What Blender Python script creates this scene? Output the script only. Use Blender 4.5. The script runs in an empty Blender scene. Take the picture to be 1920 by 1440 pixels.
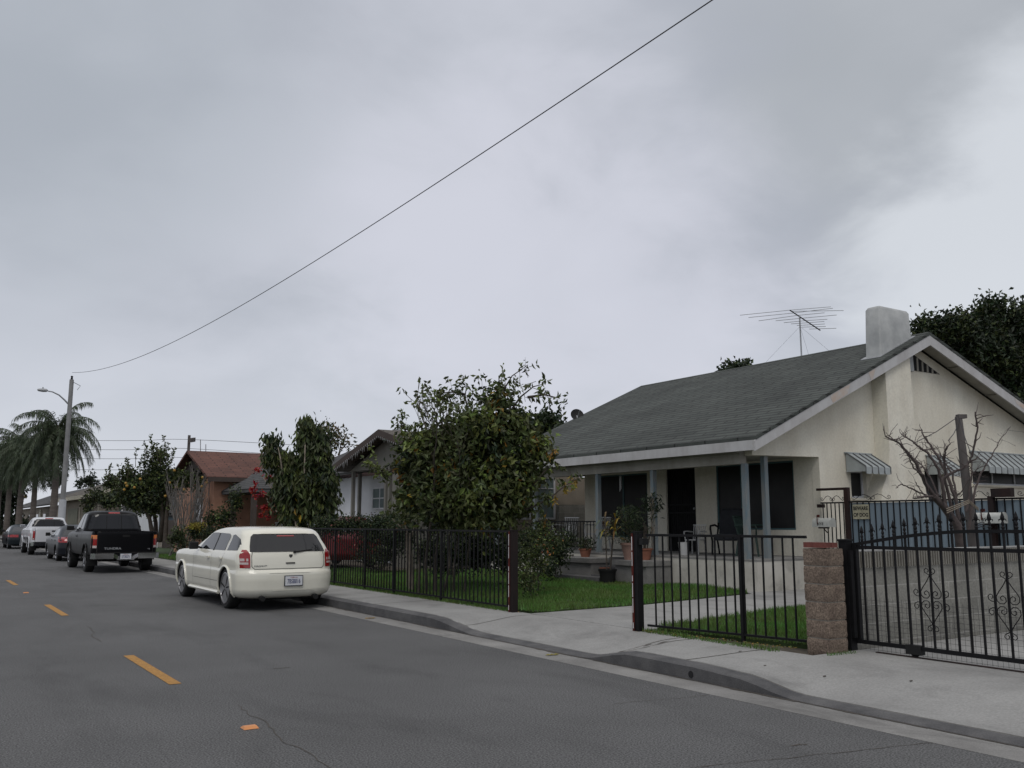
import bpy, bmesh, math, random
from mathutils import Vector, Matrix
R=math.radians; PI=math.pi
random.seed(7)
SC=bpy.context.scene; COL=SC.collection

# ------------------------------------------------------------------ survey helper
# sight lines of the photograph: used only to take world measurements (X towards the houses, Y along the street, Z up)
EYE=1.5; FPX=1700.; PITCH=math.atan(259/FPX); YAW=math.atan(1120*math.cos(PITCH)/FPX)
_fw=Vector((math.sin(YAW)*math.cos(PITCH),math.cos(YAW)*math.cos(PITCH),math.sin(PITCH)))
_rt=Vector((math.cos(YAW),-math.sin(YAW),0)); _up=_rt.cross(_fw)
def ray(x,y): return _fw+_rt*((x-960)/FPX)+_up*((720-y)/FPX)
def atz(x,y,z): d=ray(x,y); t=(z-EYE)/d.z; return Vector((d.x*t,d.y*t,z))
def atx(x,y,X): d=ray(x,y); t=X/d.x; return Vector((X,d.y*t,EYE+d.z*t))
def aty(x,y,Y): d=ray(x,y); t=Y/d.y; return Vector((d.x*t,Y,EYE+d.z*t))
def atd(x,y,D): d=ray(x,y); return Vector((d.x*D,d.y*D,EYE+d.z*D))
def px(n,D): return n*D/FPX

# ------------------------------------------------------------------ materials
def nd(nt,t,**k):
    n=nt.nodes.new(t)
    for a,b in k.items():
        if a.startswith('i_'): n.inputs[a[2:].replace('_',' ')].default_value=b
        else: setattr(n,a,b)
    return n
def rgb(c): return (c[0],c[1],c[2],1)
def mat(name,col,rough=.8,var=.25,scale=3.,bump=0,bscale=60.,metal=0,spec=.5,coat=0,col2=None,island=0,trans=0,fine=0,fscale=80,streak=0,emit=0,stain=None):
    m=bpy.data.materials.new(name); m.use_nodes=True; nt=m.node_tree; L=nt.links
    bs=nt.nodes['Principled BSDF']; bs.inputs['Roughness'].default_value=rough; bs.inputs['Metallic'].default_value=metal
    bs.inputs['Specular IOR Level'].default_value=spec; bs.inputs['Coat Weight'].default_value=coat
    geo=nd(nt,'ShaderNodeNewGeometry'); co=geo.outputs['Position']
    c2=col2 or tuple(x*(1-var) for x in col); c1=col if col2 else tuple(min(1,x*(1+var*.5)) for x in col)
    no=nd(nt,'ShaderNodeTexNoise',i_Scale=scale,i_Detail=5.,i_Roughness=.6)
    if streak:
        mp=nd(nt,'ShaderNodeMapping'); mp.inputs['Scale'].default_value=(1,1,streak); L.new(co,mp.inputs['Vector']); L.new(mp.outputs[0],no.inputs['Vector'])
    else: L.new(co,no.inputs['Vector'])
    mr=nd(nt,'ShaderNodeMapRange',i_From_Min=.3,i_From_Max=.7); L.new(no.outputs['Fac'],mr.inputs['Value'])
    mx=nd(nt,'ShaderNodeMix',data_type='RGBA'); mx.inputs['A'].default_value=rgb(c1); mx.inputs['B'].default_value=rgb(c2)
    L.new(mr.outputs[0],mx.inputs['Factor']); out=mx.outputs['Result']
    if fine:
        n2=nd(nt,'ShaderNodeTexNoise',i_Scale=fscale,i_Detail=2.); L.new(co,n2.inputs['Vector'])
        m2=nd(nt,'ShaderNodeMapRange',i_From_Min=.3,i_From_Max=.7,i_To_Min=1-fine,i_To_Max=1+fine); L.new(n2.outputs['Fac'],m2.inputs['Value'])
        hs=nd(nt,'ShaderNodeHueSaturation'); L.new(m2.outputs[0],hs.inputs['Value']); L.new(out,hs.inputs['Color']); out=hs.outputs[0]
    if island:
        m3=nd(nt,'ShaderNodeMapRange',i_To_Min=1-island,i_To_Max=1+island); L.new(geo.outputs['Random Per Island'],m3.inputs['Value'])
        hs=nd(nt,'ShaderNodeHueSaturation'); L.new(m3.outputs[0],hs.inputs['Value']); L.new(out,hs.inputs['Color']); out=hs.outputs[0]
        m4=nd(nt,'ShaderNodeMath',operation='MULTIPLY_ADD'); m4.inputs[1].default_value=.05; m4.inputs[2].default_value=.475; L.new(geo.outputs['Random Per Island'],m4.inputs[0]); L.new(m4.outputs[0],hs.inputs['Hue'])
    if stain:
        n5=nd(nt,'ShaderNodeTexNoise',i_Scale=stain[0],i_Detail=5.,i_Roughness=.65,i_Distortion=.4)
        mp=nd(nt,'ShaderNodeMapping'); mp.inputs['Scale'].default_value=(1,stain[2],1); L.new(co,mp.inputs['Vector']); L.new(mp.outputs[0],n5.inputs['Vector'])
        m5=nd(nt,'ShaderNodeMapRange',i_From_Min=.52,i_From_Max=.72,i_To_Min=1,i_To_Max=stain[1]); L.new(n5.outputs['Fac'],m5.inputs['Value'])
        hs=nd(nt,'ShaderNodeHueSaturation'); L.new(m5.outputs[0],hs.inputs['Value']); L.new(out,hs.inputs['Color']); out=hs.outputs[0]
    L.new(out,bs.inputs['Base Color'])
    if bump:
        n3=nd(nt,'ShaderNodeTexNoise',i_Scale=bscale,i_Detail=4.); L.new(co,n3.inputs['Vector'])
        bp=nd(nt,'ShaderNodeBump',i_Strength=bump,i_Distance=.01); L.new(n3.outputs['Fac'],bp.inputs['Height']); L.new(bp.outputs[0],bs.inputs['Normal'])
    if trans:
        tr=nd(nt,'ShaderNodeBsdfTranslucent'); L.new(out,tr.inputs['Color']); ms=nd(nt,'ShaderNodeMixShader'); ms.inputs[0].default_value=trans
        L.new(bs.outputs[0],ms.inputs[1]); L.new(tr.outputs[0],ms.inputs[2]); L.new(ms.outputs[0],nt.nodes['Material Output'].inputs['Surface'])
    m['_col']=0
    return m
def brickmat(name,c1,c2,mortar,bw,bh,ms=.01,rough=.9,bump=.5,offset=.5,var=.25,msmooth=.1,scale=2.):
    m=mat(name,c1,rough,var,scale,fine=.18,fscale=40); nt=m.node_tree; L=nt.links; bs=nt.nodes['Principled BSDF']
    src=bs.inputs['Base Color'].links[0].from_socket
    uv=nd(nt,'ShaderNodeUVMap'); uv.uv_map='UV'
    br=nd(nt,'ShaderNodeTexBrick',offset=offset); br.inputs['Scale'].default_value=1; br.inputs['Brick Width'].default_value=bw; br.inputs['Row Height'].default_value=bh
    br.inputs['Mortar Size'].default_value=ms; br.inputs['Mortar Smooth'].default_value=msmooth; br.squash=1; br.inputs['Bias'].default_value=0
    br.inputs['Color1'].default_value=(1,1,1,1); k=[b/a if a>0 else 1 for a,b in zip(c1,c2)]; br.inputs['Color2'].default_value=rgb(k); br.inputs['Mortar'].default_value=rgb([b/a for a,b in zip(c1,mortar)])
    L.new(uv.outputs[0],br.inputs['Vector'])
    mu=nd(nt,'ShaderNodeMix',data_type='RGBA',blend_type='MULTIPLY'); mu.inputs['Factor'].default_value=1
    L.new(src,mu.inputs['A']); L.new(br.outputs['Color'],mu.inputs['B']); L.new(mu.outputs['Result'],bs.inputs['Base Color'])
    bp=nd(nt,'ShaderNodeBump',i_Strength=bump,i_Distance=.01); inv=nd(nt,'ShaderNodeMath',operation='SUBTRACT'); inv.inputs[0].default_value=1
    L.new(br.outputs['Fac'],inv.inputs[1]); L.new(inv.outputs[0],bp.inputs['Height']); L.new(bp.outputs[0],bs.inputs['Normal'])
    return m
def roofmat(name,c,c2):   # asphalt shingles: courses with a dark butt edge
    m=brickmat(name,c,c2,tuple(x*.3 for x in c),.9,.18,.028,.95,.8,.5,.35,.35,.9); return m

M={}
M['asphalt']=mat('asphalt',(.088,.088,.088),.95,.2,.5,bump=.4,bscale=140,fine=.75,fscale=75,stain=(1.1,.72,.3))
M['gutter']=mat('gutter_concrete',(.21,.205,.195),.9,.3,1.2,bump=.3,bscale=90,fine=.15,stain=(2.5,.6,.35))
M['kerb']=mat('kerb_concrete',(.115,.113,.112),.9,.45,2.2,bump=.4,bscale=70,fine=.15,col2=(.045,.045,.048))
M['concrete']=mat('concrete',(.285,.283,.272),.9,.2,.9,bump=.25,bscale=80,fine=.12,fscale=50,col2=(.205,.203,.195),stain=(1.8,.70,.6))
M['joint']=mat('joint_dirt',(.07,.06,.05),.95)
M['cream']=mat('cream_stucco',(.76,.73,.63),.92,.2,1.1,bump=.35,bscale=55,fine=.06,fscale=20,streak=.35,stain=(1.3,.88,1.),col2=(.60,.555,.455))
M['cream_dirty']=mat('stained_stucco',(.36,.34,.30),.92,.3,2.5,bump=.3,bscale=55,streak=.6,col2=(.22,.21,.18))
M['porchbase']=mat('painted_porch_wall',(.56,.54,.49),.9,.25,1.6,bump=.3,col2=(.40,.38,.33),stain=(2.2,.6,1.))
M['chim']=mat('chimney_plaster',(.46,.47,.46),.9,.3,3,bump=.4,bscale=30,col2=(.32,.33,.33))
M['whitewood']=mat('weathered_white_wood',(.50,.50,.50),.8,.2,3,bump=.2,col2=(.38,.37,.365),streak=.5)
M['patch']=mat('bare_wood_patch',(.46,.36,.29),.85,.3,5,col2=(.46,.44,.42))
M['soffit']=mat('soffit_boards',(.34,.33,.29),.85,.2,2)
M['shingle']=roofmat('green_grey_shingles',(.066,.074,.067),(.048,.055,.050))
M['ltgrey']=mat('galvanised',(.35,.36,.37),.5,.2,4,metal=.4)
M['awn']=mat('awning_paint',(.34,.37,.37),.6,.2,5); M['awnd']=mat('awning_rib',(.12,.125,.13),.6)
M['black']=mat('black_iron',(.009,.009,.010),.6,.3,8,spec=.18)
M['dark']=mat('dark_interior',(.008,.008,.009),.9)
M['screen']=mat('window_screen',(.016,.015,.015),.45,.4,3,spec=.3)
M['glass']=mat('window_glass',(.02,.023,.027),.06,.2,2,spec=.5)
M['curtain']=mat('curtained_glass',(.16,.21,.21),.25,.3,6,streak=.1)
M['frame']=mat('white_frame',(.62,.63,.65),.5)
M['teal']=mat('teal_trim',(.06,.12,.13),.6)
M['bluepost']=mat('flaking_blue_post',(.12,.175,.205),.8,.3,9,col2=(.21,.21,.20),streak=.3)
M['bluesheet']=mat('blue_sheet',(.185,.235,.275),.6,.25,1.6,streak=.3,col2=(.13,.175,.21))
M['darkpost']=mat('dark_weathered_steel',(.014,.012,.012),.8,.4,3,col2=(.024,.016,.015),spec=.15)
M['rust']=mat('rusty_brown_steel',(.018,.015,.015),.8,.4,3,col2=(.036,.019,.016),spec=.2)
M['redprimer']=mat('red_primer',(.13,.025,.018),.8,.5,6,col2=(.03,.012,.012),spec=.2)
M['whitepaint']=mat('white_paint',(.68,.68,.68),.5,.1)
M['redbrick']=mat('red_brick_cap',(.15,.045,.035),.9,.4,15)
M['block']=brickmat('grey_blockwork',(.235,.23,.205),(.19,.187,.165),(.30,.295,.27),.40,.20,.007,.92,.4,.5,.3)
M['flute']=mat('fluted_block',(.20,.19,.165),.92,.3,3); M['fluteshade']=mat('fluted_groove_shade',(.075,.07,.06),.95,.3,3)  # shade between the ribs is painted in as a darker copy of the block
M['split']=mat('split_face_block',(.20,.155,.118),.95,.4,7,bump=1.,bscale=28,fine=.5,fscale=60,col2=(.11,.08,.062))
M['wood']=mat('grey_weathered_pole',(.11,.10,.095),.9,.3,6,streak=.15,col2=(.06,.052,.05))
M['bark']=mat('grey_bark',(.075,.062,.05),.95,.4,9,bump=.5,bscale=40)
M['barklt']=mat('pale_bark',(.27,.23,.18),.95,.4,9,bump=.4,bscale=40)
M['barkred']=mat('reddish_bare_bark',(.085,.066,.062),.9,.4,10,bump=.4,bscale=40)
M['steelpole']=mat('pole_concrete',(.22,.22,.22),.7,.25,2); M['poleband']=mat('pole_band',(.42,.43,.45),.6,.1)
M['wire']=mat('wire',(.035,.035,.04),.8)
M['yellow']=mat('road_yellow',(.35,.18,.04),.85,.25,14,fine=.3,fscale=60); M['orange']=mat('orange_plastic',(.55,.22,.07),.5)
M['terracotta']=mat('terracotta',(.26,.105,.065),.85,.3,6); M['pinkpot']=mat('pale_terracotta',(.30,.185,.15),.8,.2,5)
M['blackplastic']=mat('black_plastic',(.012,.012,.012),.6,spec=.25); M['whiteplastic']=mat('white_plastic',(.50,.50,.49),.5,.15)
M['fabric']=mat('black_fabric',(.02,.022,.026),.9,.3,10); M['greenplastic']=mat('green_plastic',(.02,.045,.035),.5)
M['signcream']=mat('sign_board',(.36,.34,.24),.8,.3,12); M['ink']=mat('black_ink',(.01,.01,.01),.8)
M['mail']=mat('mailbox_paint',(.46,.47,.44),.5,.2,12); 
def leaf(name,c,isl=.45,tr=.22,c2=None): return mat(name,c,.5,.4,1.6,island=isl,trans=tr,col2=c2,spec=.35)
M['lf_main']=leaf('broad_leaves',(.088,.104,.034),c2=(.042,.058,.022)); M['lf_light']=leaf('young_leaves',(.19,.225,.06),c2=(.10,.135,.033))
M['lf_yel']=leaf('yellowing_leaves',(.30,.13,.02),c2=(.20,.17,.03)); M['lf_dark']=leaf('dark_leaves',(.026,.042,.016),c2=(.013,.024,.010))
M['lf_palm']=leaf('palm_leaflets',(.07,.092,.045),c2=(.036,.052,.030)); M['lf_far']=leaf('distant_leaves',(.035,.045,.026),c2=(.018,.027,.016))
M['lf_red']=leaf('red_blossom',(.36,.012,.015),.3,.1); M['fruit']=mat('orange_fruit',(.34,.19,.02),.5,.3,20)
M['lf_pink']=leaf('pink_new_growth',(.30,.13,.11),.3,.1); M['lf_gold']=leaf('golden_hedge_tips',(.23,.19,.03),.3); M['lf_or']=leaf('orange_petals',(.5,.16,.05),.2,.1)
M['lf_brom']=leaf('bronze_leaves',(.14,.07,.03),c2=(.10,.10,.03))
M['grass']=mat('grass_blades',(.060,.160,.020),.6,.4,.9,island=.5,trans=.2,col2=(.10,.145,.03)); M['turf']=mat('turf_soil',(.03,.055,.014),.95,.4,2)
M['soil']=mat('soil',(.09,.075,.055),.95,.4,2,bump=.4)
# vehicles
M['tyre']=mat('tyre_rubber',(.012,.012,.012),.85); M['alloy']=mat('alloy',(.35,.35,.36),.3,.1,metal=.8); M['darkalloy']=mat('dark_alloy',(.012,.012,.013),.7,.1,spec=.2)
M['carglass']=mat('tinted_glass',(.010,.011,.013),.04,.1,spec=.42); M['cargap']=mat('shut_line',(.03,.028,.025),.9)
M['tail']=mat('red_lens',(.28,.008,.01),.12,.1,coat=.6); M['tailw']=mat('clear_lens',(.5,.42,.40),.15,.2,30); M['amber']=mat('amber_lens',(.6,.16,.02),.15,.1,coat=.4)
M['chrome']=mat('chrome',(.6,.6,.62),.12,.05,metal=1.); M['plate']=mat('plate_white',(.6,.61,.63),.5,.08); M['plateblue']=mat('plate_ink',(.03,.04,.13),.6); M['plateframe']=mat('plate_frame',(.02,.03,.05),.5)
def paint(n,c,r=.22,coat=.7,metal=0,spec=.5): return mat(n,c,r,.04,1.,coat=coat,metal=metal,spec=spec)
M['p_cream']=paint('cream_paint',(.72,.70,.60),.22,.6); M['p_black']=paint('black_paint',(.004,.004,.005),.3,0,0,.13); M['p_white']=paint('white_car_paint',(.55,.56,.58),.3); M['p_blue']=paint('dark_blue_grey_paint',(.012,.014,.019),.3,0,0,.3); M['p_teal']=paint('dark_green_grey_paint',(.014,.02,.024),.3,0,0,.3); M['p_grey']=paint('grey_lower_paint',(.10,.095,.10),.4); M['p_red']=paint('red_paint',(.12,.008,.010),.45,.2); M['p_maroon']=paint('dark_purple_paint',(.022,.014,.022),.3); M['p_tan']=paint('cream_van_paint',(.36,.33,.25),.4)

# ------------------------------------------------------------------ mesh builder
class MB:
    def __init__(s): s.v=[]; s.f=[]; s.m=[]
    def add(s,vs,fs,mi=0):
        b=len(s.v); s.v+= [tuple(v) for v in vs]; s.f+=[tuple(i+b for i in f) for f in fs]; s.m+=[mi]*len(fs); return s
    def box(s,x0,x1,y0,y1,z0,z1,mi=0):
        if x0>x1:x0,x1=x1,x0
        if y0>y1:y0,y1=y1,y0
        if z0>z1:z0,z1=z1,z0
        return s.add([(x0,y0,z0),(x1,y0,z0),(x1,y1,z0),(x0,y1,z0),(x0,y0,z1),(x1,y0,z1),(x1,y1,z1),(x0,y1,z1)],[(0,3,2,1),(4,5,6,7),(0,1,5,4),(1,2,6,5),(2,3,7,6),(3,0,4,7)],mi)
    def obox(s,c,ax,ay,az,mi=0):   # oriented box: centre and three half-axis vectors
        c=Vector(c);ax=Vector(ax);ay=Vector(ay);az=Vector(az)
        return s.add([c+ax*i+ay*j+az*k for k in(-1,1) for i,j in((-1,-1),(1,-1),(1,1),(-1,1))],[(0,3,2,1),(4,5,6,7),(0,1,5,4),(1,2,6,5),(2,3,7,6),(3,0,4,7)],mi)
    def bar(s,p,q,w,h=None,mi=0):
        p=Vector(p);q=Vector(q);d=q-p; h=h or w; u=d.normalized(); a=Vector((0,0,1)) if abs(u.z)<.9 else Vector((1,0,0)); r=u.cross(a).normalized(); t=r.cross(u)
        return s.obox((p+q)/2,d/2,r*w/2,t*h/2,mi)
    def poly(s,ps,mi=0): return s.add(ps,[tuple(range(len(ps)))],mi)
    def prism(s,ps,d,mi=0):   # polygon extruded by d
        d=Vector(d);n=len(ps);ps=[Vector(p) for p in ps]
        return s.add(ps+[p+d for p in ps],[tuple(range(n))[::-1],tuple(range(n,2*n))]+[(i,(i+1)%n,n+(i+1)%n,n+i) for i in range(n)],mi)
    def tube(s,pts,r,n=6,mi=0,cap=True):
        pts=[Vector(p) for p in pts]; k=len(pts); rs=r if isinstance(r,(list,tuple)) else [r]*k
        vs=[];fr=None
        for i,p in enumerate(pts):
            t=(pts[min(i+1,k-1)]-pts[max(i-1,0)]); t=t.normalized() if t.length>1e-9 else Vector((0,0,1))
            if fr is None: a=Vector((0,0,1)) if abs(t.z)<.9 else Vector((1,0,0)); u=t.cross(a).normalized()
            else:
                u=fr-t*fr.dot(t); u=u.normalized() if u.length>1e-6 else t.orthogonal().normalized()
            fr=u; w=t.cross(u)
            for j in range(n): a=2*PI*j/n; vs.append(p+(u*math.cos(a)+w*math.sin(a))*rs[i])
        fs=[(i*n+j,i*n+(j+1)%n,(i+1)*n+(j+1)%n,(i+1)*n+j) for i in range(k-1) for j in range(n)]
        if cap: fs+=[tuple(range(n))[::-1],tuple(range((k-1)*n,k*n))]
        return s.add(vs,fs,mi)
    def lathe(s,prof,c,axis='z',n=20,mi=0):   # prof: (r,h)
        c=Vector(c); vs=[]
        for r,h in prof:
            for j in range(n):
                a=2*PI*j/n; x,y=r*math.cos(a),r*math.sin(a)
                vs.append(c+(Vector((x,y,h)) if axis=='z' else Vector((h,x,y)) if axis=='x' else Vector((x,h,y))))
        k=len(prof)
        return s.add(vs,[(i*n+j,i*n+(j+1)%n,(i+1)*n+(j+1)%n,(i+1)*n+j) for i in range(k-1) for j in range(n)]+[tuple(range(n))[::-1],tuple(range((k-1)*n,k*n))],mi)
    def build(s,name,mats,parent=None,smooth=False,ang=35,loc=None,fix=True):
        me=bpy.data.meshes.new(name); 
        o=Vector(loc) if loc else None
        vs=[tuple(Vector(v)-o) for v in s.v] if o else s.v
        me.from_pydata(vs,[],s.f)
        if not isinstance(mats,(list,tuple)): mats=[mats]
        for m in mats: me.materials.append(M[m] if isinstance(m,str) else m)
        me.polygons.foreach_set('material_index',s.m)
        if len(s.f)<60000:
            if fix:
                bm=bmesh.new(); bm.from_mesh(me); bmesh.ops.recalc_face_normals(bm,faces=bm.faces); bm.to_mesh(me); bm.free()
            uvl=me.uv_layers.new(name='UV').data; V=me.vertices
            for p in me.polygons:
                n=p.normal
                if abs(n.z)>.98: u=Vector((1,0,0))
                else: u=Vector((0,0,1)).cross(n).normalized()
                w=n.cross(u)
                for li in p.loop_indices:
                    co=V[me.loops[li].vertex_index].co; uvl[li].uv=(co.dot(u),co.dot(w))
        if smooth:
            me.polygons.foreach_set('use_smooth',[True]*len(me.polygons)); me.set_sharp_from_angle(angle=R(ang))
        me.update()
        ob=bpy.data.objects.new(name,me); COL.objects.link(ob)
        if parent: ob.parent=parent
        if loc: ob.location=loc
        return ob
def tag(o,label=None,cat=None,group=None,kind=None):
    if label:o['label']=label
    if cat:o['category']=cat
    if group:o['group']=group
    if kind:o['kind']=kind
    return o
def empty(name,loc,label,cat,group=None,rz=0):
    o=bpy.data.objects.new(name,None); COL.objects.link(o); o.location=loc; o.rotation_euler=(0,0,rz); o.empty_display_size=.2
    return tag(o,label,cat,group)
def world(o,parent):  # child whose vertices are given in world space
    o.parent=parent; o.matrix_parent_inverse=Matrix.Translation(-Vector(parent.location)); return o
def copy_tree(o,parent=None,orig_parent=None):
    c=o.copy(); COL.objects.link(c)
    if parent: c.parent=parent
    for ch in [x for x in KIDS.get(o.name,[])]: copy_tree(ch,c)
    return c
KIDS={}
def index_kids():
    KIDS.clear()
    for ob in bpy.data.objects:
        if ob.parent: KIDS.setdefault(ob.parent.name,[]).append(ob)
def text(name,s,size,mtl,parent,M4,ext=.002,wx=1.0,bold=0):
    cu=bpy.data.curves.new(name,'FONT'); cu.body=s; cu.size=size; cu.align_x='CENTER'; cu.align_y='CENTER'; cu.extrude=ext; cu.offset=bold
    t=bpy.data.objects.new(name,cu); COL.objects.link(t); bpy.context.view_layer.update()
    me=bpy.data.meshes.new_from_object(t.evaluated_get(bpy.context.evaluated_depsgraph_get())); bpy.data.objects.remove(t)
    me.transform(M4@Matrix.Diagonal((wx,1,1,1))); me.materials.clear(); me.materials.append(M[mtl])
    o=bpy.data.objects.new(name,me); COL.objects.link(o); o.parent=parent; return o
def frame_m(origin,ux,uz):  # text plane: x axis ux, y axis uz
    ux=Vector(ux).normalized(); uz=Vector(uz).normalized(); n=ux.cross(uz); m=Matrix((ux,uz,n)).transposed().to_4x4(); m.translation=Vector(origin); return m

# ------------------------------------------------------------------ ground, road, kerb
KX=6.36
def kh(y):   # kerb height along the street, with the two driveway dips
    pts=[(-8,.15),(-6.5,.03),(5.35,.03),(6.1,.125),(6.6,.145),(7.5,.15),(8.35,.03),(10.6,.03),(12.0,.15),(400,.15)]
    if y<=pts[0][0]: return .15
    for (a,b),(c,d) in zip(pts,pts[1:]):
        if y<=c:
            t=(y-a)/(c-a); t=t*t*(3-2*t); return b+(d-b)*t
    return .15
g=MB(); g.poly([(-900,-300,-.25),(900,-300,-.25),(900,1500,-.25),(-900,1500,-.25)]); tag(g.build('ground','soil'),kind='structure')
g=MB(); g.box(-6,KX-.38,-40,420,-.2,0); tag(g.build('road','asphalt'),kind='structure')
g=MB(); g.box(KX-.379,KX+.01,-40,420,-.2,.004); tag(g.build('gutter','gutter'),kind='structure')
ys=[-40,-20,-10]+[-8+i*.2 for i in range(110)]+[15,18,22]+[26+i*8 for i in range(50)]
ys=sorted(set(round(y,3) for y in ys))
g=MB(); n=len(ys); prof=lambda y:[(KX,-.1),(KX,kh(y)-.02),(KX+.025,kh(y)-.004),(KX+.15,kh(y)+.004)]
vs=[(x,y,z) for y in ys for x,z in prof(y)]; g.add(vs,[(i*4+j,i*4+j+1,(i+1)*4+j+1,(i+1)*4+j) for i in range(n-1) for j in range(3)])
kerb=tag(g.build('kerb','kerb',smooth=True,ang=50),kind='structure')
g=MB()
def swz(x,y):
    t=min(1,max(0,(x-KX-.15)/.95)); t=t*t*(3-2*t); a=kh(y)+.004; return a+(.165+.006*(x-7.3)-a)*t if t<1 else .165+.006*(x-7.3)
xs=[KX+.15,KX+.35,KX+.55,KX+.75,KX+.95,KX+1.1,7.72]
g.add([(x,y,swz(x,y)) for y in ys for x in xs],[(i*7+j,i*7+j+1,(i+1)*7+j+1,(i+1)*7+j) for i in range(n-1) for j in range(6)])
tag(g.build('sidewalk','concrete',smooth=True,ang=60),kind='structure')
# slab joints and cracks of the sidewalk
g=MB()
for y in [1.5,3.3,6.85,7.9,8.05,11.2,14.2,17.2,20.3,23.4,26.5,29.5,33,36,39]:
    for i in range(12):
        x0=KX+.16+i*.108; x1=x0+.108; j=random.uniform(-.004,.004)
        g.poly([(x0,y-.008+j,swz(x0,y)+.003),(x1,y-.008+j,swz(x1,y)+.003),(x1,y+.008+j,swz(x1,y)+.003),(x0,y+.008+j,swz(x0,y)+.003)])
for k in range(-30,260):
    y0=k*.15; y1=y0+.15
    if random.random()<.93: g.poly([(KX+.155,y0,swz(KX+.155,y0)+.003),(KX+.163,y0,swz(KX+.163,y0)+.003),(KX+.163,y1,swz(KX+.163,y1)+.003),(KX+.155,y1,swz(KX+.155,y1)+.003)])
for k in range(420):   # grit line where the kerb meets the gutter pan
    y0=-4+k*.12; w0=.012+.02*abs(math.sin(k*.37)+.6*math.sin(k*.13))*random.uniform(.5,1.2); g.poly([(KX-w0,y0,.008),(KX-.001,y0,.008),(KX-.001,y0+.12,.008),(KX-w0*random.uniform(.7,1.3),y0+.12,.008)])
for x_,y_,l_ in ((6.95,8.0,.16),(7.12,7.95,.2),(6.62,8.05,.12),(7.3,6.9,.07),(7.0,5.6,.05),(6.9,6.2,.04),(7.25,4.9,.05)):
    g.poly([(x_,y_-.012,swz(x_,y_)+.004),(x_+l_*.5,y_-.02,swz(x_+l_*.5,y_)+.004),(x_+l_,y_,swz(x_+l_,y_)+.004),(x_+l_*.5,y_+.014,swz(x_+l_*.5,y_)+.004)])
tag(g.build('sidewalk_joints','joint',fix=False),kind='structure')
# weeds in the joints
# kerb drain hole
g=MB(); c=(KX-.003,6.62,.055); g.lathe([(.034,0),(.034,.05)],c,'x',16); tag(g.build('kerb_drain','dark'),kind='structure')
# road cracks
g=MB()
def crack(p,q,w,n=26):
    p=Vector(p);q=Vector(q);pr=[];off=0
    for i in range(n+1):
        off=off*.8+random.uniform(-.03,.03); pr.append(p.lerp(q,i/n)+Vector((off,off*.4,0)))
    for a,b in zip(pr,pr[1:]):
        d=(b-a).normalized(); s=Vector((-d.y,d.x,0))*w*random.uniform(.4,1)
        g.poly([a-s,b-s,b+s,a+s])
crack(atz(440,1323,.003),atz(640,1450,.003),.005); crack(atz(1290,1440,.003),atz(1800,1388,.003),.005); crack(atz(1150,1320,.003),atz(1330,1302,.003),.004); crack(atz(160,1175,.003),atz(190,1203,.003),.006)
for p in [(515,1253),(1480,1400),]: 
    a=atz(*p,.003); crack(a,a+Vector((.16,-.02,0)),.012,5)
tag(g.build('road_cracks','joint',fix=False),kind='structure')
# centre line dashes
g=MB()
for y0,y1 in [(9.1,11.3),(16.6,18.95),(25.2,27.4),(33.4,35.7),(41.6,43.9),(49.8,52.1),(58,60.3),(66,68.3)]:
    g.poly([(2.115,y0,.004),(2.225,y0,.004),(2.215,y1,.004),(2.105,y1,.004)])
tag(g.build('road_marking','yellow'),kind='structure')
def marker(x,y,lab):
    g=MB(); g.add([(x-.055,y-.05,.003),(x+.055,y-.05,.003),(x+.055,y+.05,.003),(x-.055,y+.05,.003),(x-.045,y-.022,.02),(x+.045,y-.022,.02),(x+.045,y+.022,.02),(x-.045,y+.022,.02)],[(4,5,6,7),(0,1,5,4),(1,2,6,5),(2,3,7,6),(3,0,4,7)])
    return tag(g.build('road_marker','orange',loc=(x,y,0)),lab,'road marker','raised markers on the centre line')
marker(2.19,6.9,'orange raised reflective marker on the road in the foreground'); marker(2.12,22.3,'small orange raised marker far up the road between two dashes')
# lots
def strip(name,ps,z,mtl,th=.3): g=MB(); g.prism([(x,y,z-th) for x,y in ps],(0,0,th)); return tag(g.build(name,mtl),kind='structure')
strip('terrain',[(7.72,-40),(300,-40),(300,420),(7.72,420)],.13,'soil')
strip('path',[(7.72,8.86),(7.72,11.33),(9.9,11.45),(13.3,12.15),(13.7,12.9),(16.2,12.9),(16.2,9.2),(12.2,9.95),(9.3,9.3),(8.15,8.9)],.172,'concrete',.05)
strip('driveway',[(7.72,-12),(30,-12),(30,6.28),(7.72,6.28)],.168,'concrete',.05)
strip('far_verge',[(-300,-40),(-6.01,-40),(-6.01,420),(-300,420)],.14,'turf')
LA=[(7.86,11.4),(9.9,11.5),(13.25,12.2),(13.6,12.9),(13.6,22.3),(7.86,22.3)]
LB=[(7.9,8.8),(8.2,8.86),(9.3,9.24),(12.2,9.88),(15.5,9.2),(15.5,6.62),(8.3,6.62)]
LC=[(7.86,22.4),(11.0,22.4),(11.0,60),(7.86,60)]
for ps,z in ((LA,.19),(LB,.19),(LC,.18)): strip('lawn',ps,z,'turf',.07)
def inside(x,y,ps):
    c=False;n=len(ps)
    for i in range(n):
        x1,y1=ps[i];x2,y2=ps[(i+1)%n]
        if (y1>y)!=(y2>y) and x<(x2-x1)*(y-y1)/(y2-y1)+x1: c=not c
    return c
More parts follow.
